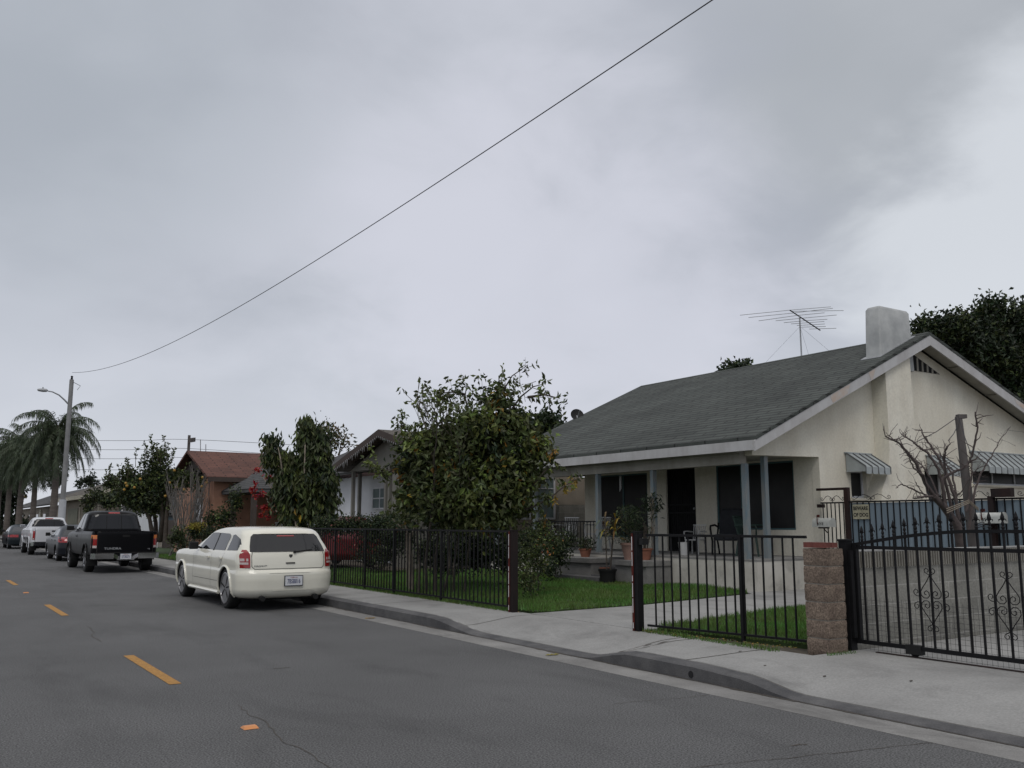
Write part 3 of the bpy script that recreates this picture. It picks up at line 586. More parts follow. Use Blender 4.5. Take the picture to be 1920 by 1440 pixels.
# --- pickups
def pickup(name,X0,Y0,label,col,bedz,cabz,hw,Lg,caby,cabl,wy,r,tail,lower=None,writing=None,extcab=True,kit=None):
    root=empty(name,(X0,Y0,0),label,'pickup truck'); bz=bedz; hz=bz-.10
    S=Shell([(.50,.04,Lg-.08,hw-.05,8),(.56,.0,Lg-.03,hw-.01,8),(.75,0,Lg,hw,8),(hz-.12,.0,Lg,hw,8),(hz,.0,Lg-.1,hw-.008,8),(bz-.03,.0,caby+cabl+.35,hw-.012,9),(bz,.012,caby+cabl+.1,hw-.03,9)])
    body=S.mesh(.05,12).build('body',col,root,smooth=True,ang=50)
    cs=[]; g=MB(); g.box(-hw+.09,hw-.09,.07,caby-.08,bz-.45,bz+.3); cs.append(g.build('cut','dark')); boolean(body,cs)
    cut_arches(body,wy,r,r+.06,hw); body.data.set_sharp_from_angle(angle=R(42))
    C=Shell([(bz-.05,caby,caby+cabl+.15,hw-.05,9),(bz+.02,caby,caby+cabl,hw-.07,9),(bz+.12,caby+.02,caby+cabl-.18,hw-.10,8),(cabz-.14,caby+.10,caby+cabl-.62,hw-.20,7),(cabz-.06,caby+.15,caby+cabl-.75,hw-.25,6),(cabz-.02,caby+.22,caby+cabl-.85,hw-.33,5),(cabz,caby+.4,caby+cabl-1.05,hw-.48,4)])
    C.mesh(.03,12).build('cab',col,root,smooth=True,ang=45)
    fnS=lambda s,o:(lambda y,z:(s*C.side(y,z,o),y,z)); fnR=lambda o:(lambda x,z:(x,C.rear(x,z,o),z)); bS=lambda s,o:(lambda y,z:(s*S.side(y,z,o),y,z)); bR=lambda o:(lambda x,z:(x,S.rear(x,z,o),z))
    z0=bz+.07; z1=cabz-.10; g=MB(); patch(g,[(-hw+.19,z0),(hw-.19,z0),(hw-.31,z1),(-hw+.31,z1)],fnR(.006)); rw=g.build('rear_window','carglass',root,smooth=True)
    for x in (-.22,.22): g=MB(); line(g,[(x,z0),(x,z1)],fnR(.01),.02); g.build('window_divider','blackplastic',rw)
    g=MB(); patch(g,[(-hw+.19,z0),(hw-.19,z0),(hw-.31,z1),(-hw+.31,z1)],lambda x,z:(x,C.front(x,z,.006),z)); g.build('windscreen','carglass',root,smooth=True)
    g=MB(); patch(g,[(-.17,cabz-.085),(.17,cabz-.085),(.17,cabz-.045),(-.17,cabz-.045)],fnR(.012)); g.build('brake_light','tail',root)
    for s in (-1,1):
        m=caby+ (cabl*.36 if extcab else .25)
        g=MB(); patch(g,[(caby+cabl-.30,z0),(m+.05,z0),(m+.05,z1),(caby+cabl-.72,z1)],fnS(s,.006)); g.build('door_window','carglass',root,smooth=True)
        if extcab: g=MB(); patch(g,[(m-.05,z0),(caby+.14,z0),(caby+.22,z1),(m-.05,z1)],fnS(s,.006)); g.build('rear_side_window','carglass',root,smooth=True)
        g=MB()
        for pl in ([(caby-.02,bz),(caby-.02,.55)],[(m,bz),(m,.6)],[(caby+cabl-.1,hz),(caby+cabl-.1,.6)]): g=MB(); line(g,pl,bS(s,.003),.014); g.build('door_seam','cargap',root)
        g=MB(); g.obox((s*(hw+.012),m+.2,bz-.16),(.012,0,0),(0,.09,0),(0,0,.016)); g.build('door_handle',col,root)
        mirror_part(root,s*(hw-.02),caby+cabl-.35,bz+.02,s,'blackplastic' if col!='p_white' else 'chrome',.22)
        # tail lamps
        a,bq,zt,zb=tail
        g=MB(); patch(g,[(s*a,zb),(s*bq,zb),(s*bq,zt),(s*a,zt)],bR(.015),.05); l=g.build('tail_light','tail',root)
        if kit=='amber':
            g=MB(); patch(g,[(s*a,zt-.11),(s*bq,zt-.11),(s*bq,zt),(s*a,zt)],bR(.02),.05); g.build('indicator_lens','amber',l)
            g=MB(); patch(g,[(s*a,zb),(s*bq,zb),(s*bq,zb+.07),(s*a,zb+.07)],bR(.02),.05); g.build('reverse_lens','tailw',l)
        else:
            g=MB(); patch(g,[(s*(a+.02),zb+.02),(s*(bq-.02),zb+.02),(s*(bq-.02),zb+.07),(s*(a+.02),zb+.07)],bR(.02),.05); g.build('reverse_lens','tailw',l)
        g=MB(); patch(g,[(s*.5,.75),(s*.85,.77),(s*.85,.95),(s*.5,.93)],lambda x,z:(x,S.front(x,z,.008),z)); g.build('headlight','tailw',root)
        g=MB()
        pts=[]
        for y in wy:
            pts=[(s*(hw+.012),y+(r+.075)*math.cos(R(-5+190*i/16)),r+(r+.075)*math.sin(R(-5+190*i/16))) for i in range(17)]
            g=MB(); g.tube(pts,.02,6); g.build('wheel_arch_trim','blackplastic' if col=='p_black' else col,root,smooth=True)
    # tailgate
    g=MB(); a=tail[0]-.015; line(g,[(-a,bz-.01),(-a,.60),(a,.60),(a,bz-.01)],bR(.004),.014); g.build('tailgate_seam','cargap',root)
    g=MB(); patch(g,[(-.1,bz-.16),(.1,bz-.16),(.1,bz-.10),(-.1,bz-.10)],bR(.006)); g.build('tailgate_handle','blackplastic',root)
    # chrome rear bumper in three pieces with plate recess
    g=MB(); by=-.14
    for s in (-1,1):
        g.prism([(s*.34,by,.585),(s*(hw-.10),by,.585),(s*(hw+.0),by+.10,.585),(s*(hw+.01),.02,.585),(s*.34,.02,.585)],(0,0,-.16))
        g.prism([(s*.22,by+.03,.52),(s*.34,by,.585),(s*.34,.02,.585),(s*.22,.02,.52)],(0,0,-.12))
    g.box(-.24,.24,by+.05,.02,.38,.50); bp=g.build('rear_bumper','chrome' if not lower else 'chrome',root)
    
    for s in (-1,1): g=MB(); g.box(s*(hw-.06),s*.3,by+.02,.0,.586,.60); g.build('bumper_pad','blackplastic',bp)
    plate(root,0,by+.04,.49,'5T38271' if writing else '6L40912')
    if writing:
        text('lettering',writing,.085,'ltgrey',root,frame_m((-.36,S.rear(-.36,.72)-.008,.72),(1,0,0),(0,0,1)),.002,1.35,.002)
        text('trim_lettering','V8',.055,'ltgrey',root,frame_m((.66,S.rear(.66,.70)-.008,.70),(1,0,0),(0,0,1)),.002,1.2)
    if lower:
        for s in (-1,1):
            g=MB(); patch(g,[(wy[0]+r+.1,.50),(wy[1]-r-.1,.50),(wy[1]-r-.1,.80),(wy[0]+r+.1,.80)],bS(s,.006),.2); g.build('side_panel',lower,root)
    g=MB(); g.box(-hw+.36,hw-.36,.3,Lg-.3,.36,.52); g.tube([(-.6,.9,.36),(.6,.9,.36)],.05,8); g.build('underbody','dark',root)
    for s in (-1,1):
        g=MB(); g.box(s*(hw-.30),s*(hw-.03),wy[0]-r-.16,wy[0]-r-.14,.20,.62); g.build('mud_flap','blackplastic',root)
    wheelset(root,hw-.015,wy,r,.26,r*.58,'alloy',6)
    return root
pickup('pickup_truck',5.37,29.5,'black pickup truck with chrome rear bumper parked ahead of the cream wagon','p_black',1.22,1.86,.95,5.5,2.1,2.15,(1.2,4.6),.39,(.80,.935,1.12,.74),writing='TUNDRA',kit='amber')
pickup('pickup_truck',5.45,47.2,'white pickup truck with grey lower sides parked ahead of the dark sedan','p_white',1.22,1.74,.93,5.2,2.1,1.65,(1.15,4.3),.38,(.78,.91,1.10,.70),lower='p_grey',extcab=False)
# cream van far up the street
def van():
    root=empty('van',(4.2,88,0),'cream van far away at the left edge of the street','van')
    S=Shell([(.3,0,4.6,.85,6),(.5,0,4.7,.92,7),(1.0,.02,4.6,.92,7),(1.15,.05,4.0,.9,7),(1.7,.18,3.6,.80,7),(1.85,.3,3.4,.72,5),(1.9,.6,3.0,.5,4)])
    S.mesh(.06,10).build('body','p_tan',root,smooth=True,ang=45)
    g=MB(); patch(g,[(-.7,1.2),(.7,1.2),(.62,1.65),(-.62,1.65)],lambda x,z:(x,S.rear(x,z,.01),z)); g.build('rear_window','carglass',root)
    for s in (-1,1):
        g=MB(); patch(g,[(s*.7,.8),(s*.85,.8),(s*.85,1.1),(s*.7,1.1)],lambda x,z:(x,S.rear(x,z,.012),z),.08); g.build('tail_light','tail',root)
    wheelset(root,.88,(.9,3.8),.34,.22,.2,'alloy')
van()
# red minivan in the next-door yard, behind the iron fence and the hedge
def redcar():
    root=empty('parked_car',(10.7,24.4,.18),'red car parked in the next yard behind the black fence and the dark hedge','car',rz=R(0))
    S=Shell([(.25,.1,4.3,.78,6),(.4,0,4.4,.86,6),(.85,0,4.4,.86,6),(1.0,.06,4.0,.84,7),(1.05,.15,3.3,.80,8),(1.35,.4,2.8,.66,7),(1.45,.6,2.5,.55,5),(1.48,.9,2.2,.4,4)])
    S.mesh(.05,10).build('body','p_red',root,smooth=True,ang=45)
    g=MB(); patch(g,[(-.68,1.06),(.68,1.06),(.58,1.32),(-.58,1.32)],lambda x,z:(x,S.rear(x,z,.01),z)); g.build('rear_window','curtain',root)
    for s in (-1,1):
        g=MB(); patch(g,[(3.1,1.07),(.7,1.07),(.85,1.32),(2.8,1.32)],lambda y,z:(s*S.side(y,z,.01),y,z)); g.build('side_window','curtain',root)
        g=MB(); patch(g,[(s*.6,.75),(s*.8,.75),(s*.8,.95),(s*.6,.95)],lambda x,z:(x,S.rear(x,z,.012),z),.08); g.build('tail_light','tail',root)
    wheelset(root,.83,(.9,3.5),.32,.2,.2,'alloy')
redcar()

# ------------------------------------------------------------------ main cream house
GY=12.6; WX=16.0; PXF=13.75; FZ=.78; RIDGE=19.6; EZ=3.11; PZ=5.84; YE=22.4; BY=12.15
SL=(PZ-EZ)/(RIDGE-13.6); SR=.345
def roofz(x): return EZ+(x-13.6)*SL if x<=RIDGE else PZ-(x-RIDGE)*SR
XE=25.6
house=empty('cream_house',(WX,GY,0),'cream stucco bungalow with green grey shingle roof and covered front porch','house')
H=lambda mb,name,mt,**k: world(mb.build(name,mt,**k),house)
# side (gable) wall: concave outline with the porch opening cut out, window holes left as reveals
g=MB(); t=.2
zt=lambda x: roofz(x)-.16
g.prism([(13.95,GY,2.83),(15.99,GY,2.87),(15.99,GY,.1),(26.0-.9,GY,.1),(25.1,GY,zt(25.1)),(RIDGE,GY,zt(RIDGE)),(13.95,GY,zt(13.95))][::-1],(0,t,0))
wall=H(g,'gable_wall','cream')
def hole(wallob,boxes):
    cs=[]
    for b in boxes: q=MB(); q.box(*b); cs.append(q.build('cut','dark'))
    pi=wallob.matrix_parent_inverse.copy(); boolean(wallob,cs)
W1=(17.02,17.56,2.02,2.62); W2=(19.75,20.5,1.9,2.75); W3=(21.75,24.9,2.42,3.0)
hole(wall,[(a,b,GY-.1,GY+.3,c,d) for a,b,c,d in (W1,W2,W3)])
# front wall with the openings set as recessed panels
D1=(16.32,17.36,FZ,2.86); WA=(13.30,15.62,1.33,2.84); WB=(18.08,20.10,1.1,2.78)
g=MB(); g.box(WX,WX+.2,GY+.21,20.75,.1,3.3); fw=H(g,'front_wall','cream'); hole(fw,[(WX-.1,WX+.12,a,b,c,d) for a,b,c,d in (D1,WA,WB)])
g=MB(); g.box(WX+.21,25.1,20.55,20.75,.1,2.86); H(g,'back_side_wall','cream')
g=MB(); g.box(24.9,25.1,GY+.21,20.54,.1,3.6); H(g,'rear_wall','cream')
# porch ceiling, beam
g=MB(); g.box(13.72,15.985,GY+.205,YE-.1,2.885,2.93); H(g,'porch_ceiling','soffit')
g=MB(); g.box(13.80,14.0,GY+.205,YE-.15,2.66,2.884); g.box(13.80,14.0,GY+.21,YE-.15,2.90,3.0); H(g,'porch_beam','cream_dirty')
# roof: two slopes with thickness, ridge cap
g=MB(); th=.07
g.prism([(13.55,BY-.03,roofz(13.55)),(RIDGE,BY-.03,PZ),(RIDGE,YE,PZ),(13.55,YE,roofz(13.55))],(0,0,th)); 
g.prism([(RIDGE+.002,BY-.03,PZ),(XE,BY-.03,roofz(XE)),(XE,YE,roofz(XE)),(RIDGE+.002,YE,PZ)],(0,0,th))
roof=H(g,'roof','shingle')
g=MB(); 
y=BY
while y<YE-.1:
    g.prism([(RIDGE-.14,y,PZ+th-.06),(RIDGE,y,PZ+th+.014),(RIDGE+.14,y,PZ+th-.045)],(0,.29,.0)); y+=.3
r_=g.build('ridge_cap','shingle'); r_.parent=roof
# rake boards (barge) and fascia
g=MB(); bh=.235
for (xa,xb) in ((13.52,RIDGE),(RIDGE,XE)):
    za,zb=roofz(xa)-.003,roofz(xb)-.003
    g.prism([(xa,BY-.02,za),(xb,BY-.02,zb),(xb,BY-.02,zb-bh),(xa,BY-.02,za-bh+(.03 if xa<14 else 0))],(0,.04,0),0)
def pp(x0,x1,w=.9):
    g.prism([(x0,BY-.024,roofz(x0)-.02),(x1,BY-.024,roofz(x1)-.02),(x1-.12,BY-.024,roofz(x1-.12)-bh*w),(x0+.08,BY-.024,roofz(x0+.08)-bh*w)],(0,.003,0),1)
pp(15.85,16.55,.85); pp(17.2,17.45,.95); pp(23.1,23.8,.6); pp(24.0,24.6,.8)
H(g,'barge_board',['whitewood','patch'])
g=MB(); g.box(13.50,13.54,BY+.02,17.3,EZ-.225,EZ-.03); g.box(13.50,13.54,17.305,YE,EZ-.225,EZ-.03); H(g,'fascia','whitewood')
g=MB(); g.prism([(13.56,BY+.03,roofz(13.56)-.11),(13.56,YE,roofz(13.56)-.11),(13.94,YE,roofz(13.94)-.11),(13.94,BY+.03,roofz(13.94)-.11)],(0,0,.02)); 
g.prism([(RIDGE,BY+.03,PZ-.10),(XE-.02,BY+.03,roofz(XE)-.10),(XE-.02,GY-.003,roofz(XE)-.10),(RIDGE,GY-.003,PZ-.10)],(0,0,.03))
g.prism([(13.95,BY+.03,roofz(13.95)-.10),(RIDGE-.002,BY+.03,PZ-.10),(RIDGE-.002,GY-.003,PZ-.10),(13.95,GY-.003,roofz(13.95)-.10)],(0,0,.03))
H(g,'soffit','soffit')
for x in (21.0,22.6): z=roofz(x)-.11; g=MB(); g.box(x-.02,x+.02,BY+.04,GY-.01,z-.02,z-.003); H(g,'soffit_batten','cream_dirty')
# louvre vent in the peak
g=MB(); zz=PZ-.36
g.prism([(RIDGE-.06,GY-.012,zz),(RIDGE+1.05,GY-.012,zz-.42),(RIDGE-.06,GY-.012,zz-.42)],(0,.01,0)); v=H(g,'gable_vent','dark')
g=MB()
for i in range(5): x=RIDGE+.1+i*.2; g.box(x,x+.06,GY-.03,GY-.013,zz-.42,zz-.06-(x-RIDGE)*.37)
s_=g.build('vent_slat','cream_dirty'); s_.parent=v
# chimney: flared breast on the wall, plastered stack above the roof
CX0,CX1=17.93,18.92
g=MB(); fy=GY-.002; F_=12.23
def ring(x0,x1,y0,z): return [(x0,y0,z),(x1,y0,z),(x1,fy,z),(x0,fy,z)]
lv=[(17.45,19.3,F_-.02,.1),(17.48,19.28,F_-.02,1.9),(17.58,19.2,F_,2.2),(17.80,19.02,F_,2.55),(17.90,18.95,F_,2.9),(17.93,18.92,F_,3.1),(17.95,18.90,F_,4.7)]
b0=[];
for l in lv: b0+=ring(*l)
b0[-4:]=[(x,y,roofz(x)-.09) for x,y,z in b0[-4:]]
k=len(lv)
g.add(b0,[(i*4+j,i*4+(j+1)%4,(i+1)*4+(j+1)%4,(i+1)*4+j) for i in range(k-1) for j in range(4)]+[(0,3,2,1),(4*k-4,4*k-3,4*k-2,4*k-1)])
H(g,'chimney_breast','cream',smooth=True,ang=30)
g=MB()
def cr(x0,x1,y0,y1,z,c=.03): return [(x0+c,y0,z),(x1-c,y0,z),(x1,y0+c,z),(x1,y1-c,z),(x1-c,y1,z),(x0+c,y1,z),(x0,y1-c,z),(x0,y0+c,z)]
sv=[(18.13,19.42,12.45,12.86,5.0),(18.17,19.38,12.45,12.85,5.8),(18.2,19.36,12.46,12.84,6.38),(18.24,19.32,12.49,12.81,6.44)]
b0=[]
for l in sv: b0+=cr(*l)
g.add(b0,[(i*8+j,i*8+(j+1)%8,(i+1)*8+(j+1)%8,(i+1)*8+j) for i in range(3) for j in range(8)]+[tuple(range(8))[::-1],tuple(range(24,32))])
st=g.build('chimney_stack','chim',smooth=True,ang=40); st.parent=roof
g=MB(); g.prism([(18.05,12.4,roofz(18.05)+th),(19.45,12.4,roofz(19.45)+th),(19.45,12.92,roofz(19.45)+th),(18.05,12.92,roofz(18.05)+th)],(0,0,.012)); fl=g.build('flashing','ltgrey'); fl.parent=st
# awnings
def awning(x0,x1,z1,z0,dp,step,name='awning'):
    g=MB(); n=max(2,round((x1-x0)/step)); w=(x1-x0)/n
    for i in range(n):
        a=x0+i*w;b=a+w
        g.prism([(a+.012,GY-.02,z1),(b-.012,GY-.02,z1),(b-.012,GY-dp,z0+.14),(a+.012,GY-dp,z0+.14)],(0,0,.012),0)
        g.prism([(a+.012,GY-dp,z0+.145),(b-.012,GY-dp,z0+.145),(b-.03,GY-dp,z0),(a+.03,GY-dp,z0)],(0,-.01,0),0)
    for i in range(n+1):
        a=x0+i*w
        g.bar((a,GY-.02,z1+.02),(a,GY-dp,z0+.165),.014,.03,1); g.bar((a,GY-dp-.01,z0+.165),(a,GY-dp-.01,z0+.01),.012,.02,1)
    g.box(x0-.03,x1+.03,GY-.05,GY-.002,z1,z1+.03,0)
    for a in (x0,x1): g.prism([(a,GY-.02,z1),(a,GY-dp,z0+.15),(a,GY-dp,z0+.05),(a,GY-.02,z0+.05)],(.006,0,0),0)
    return H(g,name,['awn','awnd'])
awning(16.86,17.72,2.98,2.52,.5,.215); awning(19.85,20.55,3.04,2.55,.5,.23); awning(21.70,25.0,3.22,2.68,.45,.27)
def window(x0,x1,z0,z1,y,glass='glass',nv=0,parent=None):
    g=MB(); w=.045; g.box(x0,x0+w,y-.05,y,z0,z1); g.box(x1-w,x1,y-.05,y,z0,z1); g.box(x0+w,x1-w,y-.05,y,z1-w,z1); g.box(x0+w,x1-w,y-.05,y,z0,z0+w)
    for i in range(nv): c=x0+(x1-x0)*(i+1)/(nv+1); g.box(c-w*.4,c+w*.4,y-.045,y-.002,z0+w,z1-w)
    f=H(g,'window','frame'); g=MB(); g.box(x0+w,x1-w,y-.02,y-.01,z0+w,z1-w); p=g.build('pane',glass); p.parent=f
    g=MB(); g.box(x0-.05,x1+.05,GY-.05,GY+.02,z0-.05,z0-.002); p=g.build('sill','cream'); p.parent=f
    p.matrix_parent_inverse=Matrix.Translation(-f.matrix_world.translation) if False else Matrix()
    return f
for (a,b,c,d),nv in ((W1,0),(W2,0),(W3,2)): window(a+.002,b-.002,c+.002,d-.002,GY+.14,'screen',nv)
# front wall openings: security door, screened windows
g=MB(); a,b,c,d=D1; g.box(WX+.09,WX+.115,a+.003,b-.003,c+.003,d-.003); dr=H(g,'security_door','dark')
g=MB()
for i in range(13): y=a+.05+i*(b-a-.1)/12; g.box(WX+.05,WX+.066,y-.007,y+.007,c+.04,d-.04)
for z in (c+.02,c+.95,c+1.15,d-.04): g.box(WX+.045,WX+.07,a+.004,b-.004,z-.02,z+.02)
g.box(WX+.045,WX+.07,a+.004,a+.04,c,d-.004); g.box(WX+.045,WX+.07,b-.04,b-.004,c,d-.004)
q=g.build('door_grille','black'); q.parent=dr
g=MB(); g.lathe([(.02,0),(.03,.03),(.015,.05)],(WX+.02,a+.1,c+1.05),'x',10); q=g.build('handle','ltgrey'); q.parent=dr
for (a,b,c,d),nm,nv in ((WA,'front_window',2),(WB,'front_window',1)):
    g=MB(); g.box(WX+.05,WX+.09,a+.04,b-.04,c+.04,d-.04); f0=H(g,nm,'screen')
    g=MB(); w=.04; X0_=WX+.02
    g.box(X0_,X0_+.06,a+.003,a+w,c+.003,d-.003); g.box(X0_,X0_+.06,b-w,b-.003,c+.003,d-.003); g.box(X0_,X0_+.06,a+w,b-w,c+.003,c+w); g.box(X0_,X0_+.06,a+w,b-w,d-w,d-.003)
    for i in range(nv): y=a+(b-a)*(i+1)/(nv+1); g.box(X0_+.01,X0_+.05,y-.025,y+.025,c+w,d-w)
    q=g.build('frame','teal'); q.parent=f0
# porch slab and base
g=MB(); g.box(PXF-.03,WX-.002,GY-.22,YE-.2,.05,FZ-.04); H(g,'porch_base','porchbase')
g=MB(); g.box(PXF-.035,WX-.002,GY-.225,YE-.15,FZ-.038,FZ); H(g,'porch_floor','gutter')
# porch posts (two boards with a gap where the photo shows them)
for (X_,Y_) in ((13.85,12.72),(14.42,12.72),(13.87,15.46),(13.87,17.45),(13.87,20.15),(13.87,22.05)):
    g=MB(); s=.052; g.box(X_-s,X_+s,Y_-s,Y_+s,FZ,2.66 if X_<14 else 2.83); g.box(X_-s-.008,X_+s+.008,Y_-s-.008,Y_+s+.008,FZ,FZ+.06,0); H(g,'porch_post','bluepost')
# entrance steps with cheek blocks
g=MB()
for i in range(3): g.box(12.95+i*.27,PXF-.051,15.87,16.60,.1,.19+.19*(i+1)-.05)
g.box(12.60,12.93,15.87,17.5,.1,.30)
H(g,'front_steps','kerb')
for y0,y1 in ((16.62,18.2),(14.75,15.85)):
    g=MB(); g.box(13.0,PXF-.001,y0+.03,y1-.06,.1,.575); g.box(12.94,PXF-.052,y0,y1,.577,.68); H(g,'step_cheek','gutter')
# railing on the porch end
g=MB(); g.box(13.83,13.86,17.55,20.1,1.5,1.53); g.box(13.83,13.86,17.55,20.1,.88,.90)
for i in range(19): y=17.6+i*.135; g.box(13.835,13.85,y,y+.014,.9,1.5)
H(g,'porch_railing','black')

# satellite dish, antenna
c=Vector((16.9,22.25,4.50)); e=empty('satellite_dish',c,'small black round satellite dish on the far edge of the house roof','satellite dish')
g=MB(); n=Vector((-.35,-.85,.38)).normalized(); u=n.orthogonal().normalized(); w=n.cross(u); cc=c+Vector((0,0,.28)); vs=[cc-n*.05]
for r,dz in ((.12,-.035),(.21,0)):
    for j in range(20): a=2*PI*j/20; vs.append(cc+(u*math.cos(a)*r+w*math.sin(a)*r)+n*dz)
g.add(vs,[(0,1+j,1+(j+1)%20) for j in range(20)]+[(1+j,21+j,21+(j+1)%20,1+(j+1)%20) for j in range(20)]); world(g.build('dish','blackplastic',smooth=True),e)
g=MB(); g.tube([c-Vector((0,0,.1)),c+Vector((0,0,.2)),cc-n*.05],.018,8); g.tube([cc-n*.04+Vector((0,0,-.2)),cc+n*.3],.01,6); world(g.build('mount','ltgrey'),e)
A=Vector((RIDGE,16.2,PZ+.05)); B_=None
# antenna placed over the ridge
base=atx(1503,671,RIDGE); top=atx(1500,592,RIDGE); e=empty('tv_antenna',base,'tall television antenna with long thin elements on the roof ridge','antenna')
g=MB(); g.tube([base-Vector((0,0,.15)),Vector((base.x,base.y,top.z))],.02,8); world(g.build('mast','ltgrey'),e)
g=MB(); tp=Vector((base.x,base.y,top.z))
bo=Vector((.55,-.80,-.16)).normalized()*1.0; b1=tp-bo*.25+Vector((0,0,.14)); b2=tp+bo*.52+Vector((0,0,-.36)); g.tube([b1,b2],.017,6); world(g.build('boom','black'),e)
g=MB(); ax=Vector((.50,-.866,0)); el=Vector((.6,-.45,.0)).normalized(); el=Vector((_rt.x,_rt.y,.03)).normalized()
L_=[(0,.95,.0,.06),(0,-1.15,0,-.10),(.06,1.2,0,-.02),(.14,.9,0,.10),(.14,-1.05,0,-.09),(.26,.62,0,.05),(.26,-.9,0,-.12),(.4,.8,0,.06),(.4,-.6,0,-.05),(.52,.5,0,.02),(.52,-.5,0,-.04),(.62,.36,0,.02),(.62,-.4,0,-.02),(.72,.3,0,.01),(.72,-.34,0,-.01),(.82,.25,0,0),(.82,-.3,0,0),(.92,.42,0,.0),(.92,-.2,0,0)]
for t_,l_,_,dz in L_:
    p=b1.lerp(b2,t_); g.tube([p,p+el*l_*1.18+Vector((0,0,dz))],.0075,4)
world(g.build('element','ltgrey',fix=False),e)
g=MB(); m_=base.lerp(tp,.75); g.tube([m_,base+Vector((-1.0,-1.1,-.42))],.0025,4); g.tube([m_,base+Vector((0,1.3,.02))],.0025,4); g.tube([m_,base+Vector((.9,-.8,-.3))],.0025,4); world(g.build('guy_wire','wire'),e)

# ------------------------------------------------------------------ front iron fences
def fence(name,p,q,label,step=.125,h=1.17,posts=(),z0=.17,endpost=None,bar=.008,mid=None):
    p=Vector((p[0],p[1],0));q=Vector((q[0],q[1],0));d=(q-p);L=d.length;u=d/L
    e=empty(name,(p.x,p.y,z0),label,'fence')
    g=MB(); zt_=z0+h
    g.bar(p+Vector((0,0,zt_)),q+Vector((0,0,zt_)),.035,.03); world(g.build('rail','black'),e)
    g=MB(); g.bar(p+Vector((0,0,z0+.07)),q+Vector((0,0,z0+.07)),.03,.025); world(g.build('rail','black'),e)
    n=int(L/step); g=MB()
    for i in range(1,n):
        c=p+u*(i*step); g.box(c.x-bar,c.x+bar,c.y-bar,c.y+bar,z0+.082,z0+h-.015)
    world(g.build('pickets','black'),e)
    for t_ in posts:
        c=p+d*t_; g=MB(); s=.019; g.box(c.x-s,c.x+s,c.y-s,c.y+s,z0-.05,z0+h+.02); world(g.build('post','black'),e)
    return e
fence('iron_fence',(7.70,8.74),(8.12,6.62),'low black iron fence between the gate post and the brown block pillar',step=.125,h=1.17,posts=(.62,))
fence('iron_fence',(7.63,11.72),(7.64,22.3),'long low black iron fence in front of the leafy tree and hedge',step=.125,h=1.19,posts=(.21,.385,.51,.66,.83,1.0))
for y_,lab,w in ((11.67,'dark brown square gate post with red and white peeling edge, end of the long fence',.047),(8.83,'black square gate post with peeling red and white edge, left end of the short fence',.045)):
    e=empty('gate_post',(7.63,y_,.15),lab,'gate post'); g=MB(); g.box(7.63-w,7.63+w,y_-w,y_+w,.12,1.37 if y_>10 else 1.36); g.box(7.63-w-.006,7.63+w+.006,y_-w-.006,y_+w+.006,1.37,1.385)
    world(g.build('post_tube','darkpost' if y_>10 else 'black'),e)
    g=MB(); x=7.63-w; g.box(x-.018,x-.002,y_+w-.02,y_+w+.004,.17,1.36); world(g.build('hinge_strip','redprimer'),e)
    for k in range(6): z=.2+k*.19; g=MB(); g.box(x-.021,x-.019,y_+w-.018,y_+w-.008,z,z+.17 if k%3 else z+.07); world(g.build('peeling_paint','whitepaint'),e)
g=MB(); g.box(7.60,7.70,8.70,8.77,1.22,1.30); e=tag(g.build('gate_latch','blackplastic'),'small black latch box on the left gate post of the short fence','latch')

# split-face pillar
e=empty('block_pillar',(8.05,6.42,.15),'short brown split-face block pillar topped with red bricks beside the sliding gate','pillar')
g=MB(); zc=.13
for i in range(6):
    z0=zc+i*.184; z1=z0+.174; N=9; j=lambda:random.uniform(-.006,.01)
    x0,x1,y0,y1=7.955,8.24,6.25,6.535
    # bulging rough faces
    vs=[];K=6
    for iz in range(K+1):
        z=lerp(z0,z1,iz/K); bul=.003*min(1,1.6*math.sin(PI*iz/K))
        rg=[]
        for s_ in range(4):
            for k_ in range(N):
                f=k_/N; b_=bul*(1 if 0<k_ else .3)+ (random.uniform(-.005,.006) if 0<iz<K else -.004)
                P_=[(lerp(x0,x1,f),y0-b_),(x1+b_,lerp(y0,y1,f)),(lerp(x1,x0,f),y1+b_),(x0-b_,lerp(y1,y0,f))][s_]; rg.append((P_[0],P_[1],z))
        vs+=rg
    C_=4*N
    g.add(vs,[(a*C_+b,a*C_+(b+1)%C_,(a+1)*C_+(b+1)%C_,(a+1)*C_+b) for a in range(K) for b in range(C_)]+[tuple(range(C_))[::-1],tuple(range(K*C_,(K+1)*C_))])
world(g.build('block_course','split',smooth=True,ang=50),e)
g=MB(); g.box(7.965,8.23,6.26,6.525,.12,.13+6*.184-.01); world(g.build('mortar','cream_dirty'),e)
z=.13+6*.184
g=MB(); g.box(7.96,8.06,6.255,6.53,z,z+.055); g.box(8.068,8.165,6.255,6.53,z,z+.052); world(g.build('cap_brick','redbrick'),e)

# ------------------------------------------------------------------ sliding iron gate with scrolls
GX=8.45
e=empty('sliding_gate',(GX,5,.2),'black iron sliding driveway gate with spear tips and scroll panels','gate')
y0,y1=6.25,.2
def archz(y): 
    d=min(abs(6.25-y),abs(y-.2)); t_=min(1,d/1.45); return 1.265+.15*math.sin(t_*PI/2)
g=MB(); N=40
pts=[(GX,lerp(y0,y1,i/N),archz(lerp(y0,y1,i/N))) for i in range(N+1)]
for a,b in zip(pts,pts[1:]): g.bar(a,b,.03,.032)
g.bar((GX,y0,1.235),(GX,y1,1.25),.022,.035); g.bar((GX,y0,.26),(GX,y1,.262),.035,.04)
g.bar((GX,y0,.24),(GX,y0,1.28),.05); g.bar((GX,y1,.24),(GX,y1,1.28),.05)
world(g.build('gate_frame','black'),e)
bars=[6.16-i*.1265 for i in range(47)]
g=MB(); gf=MB()
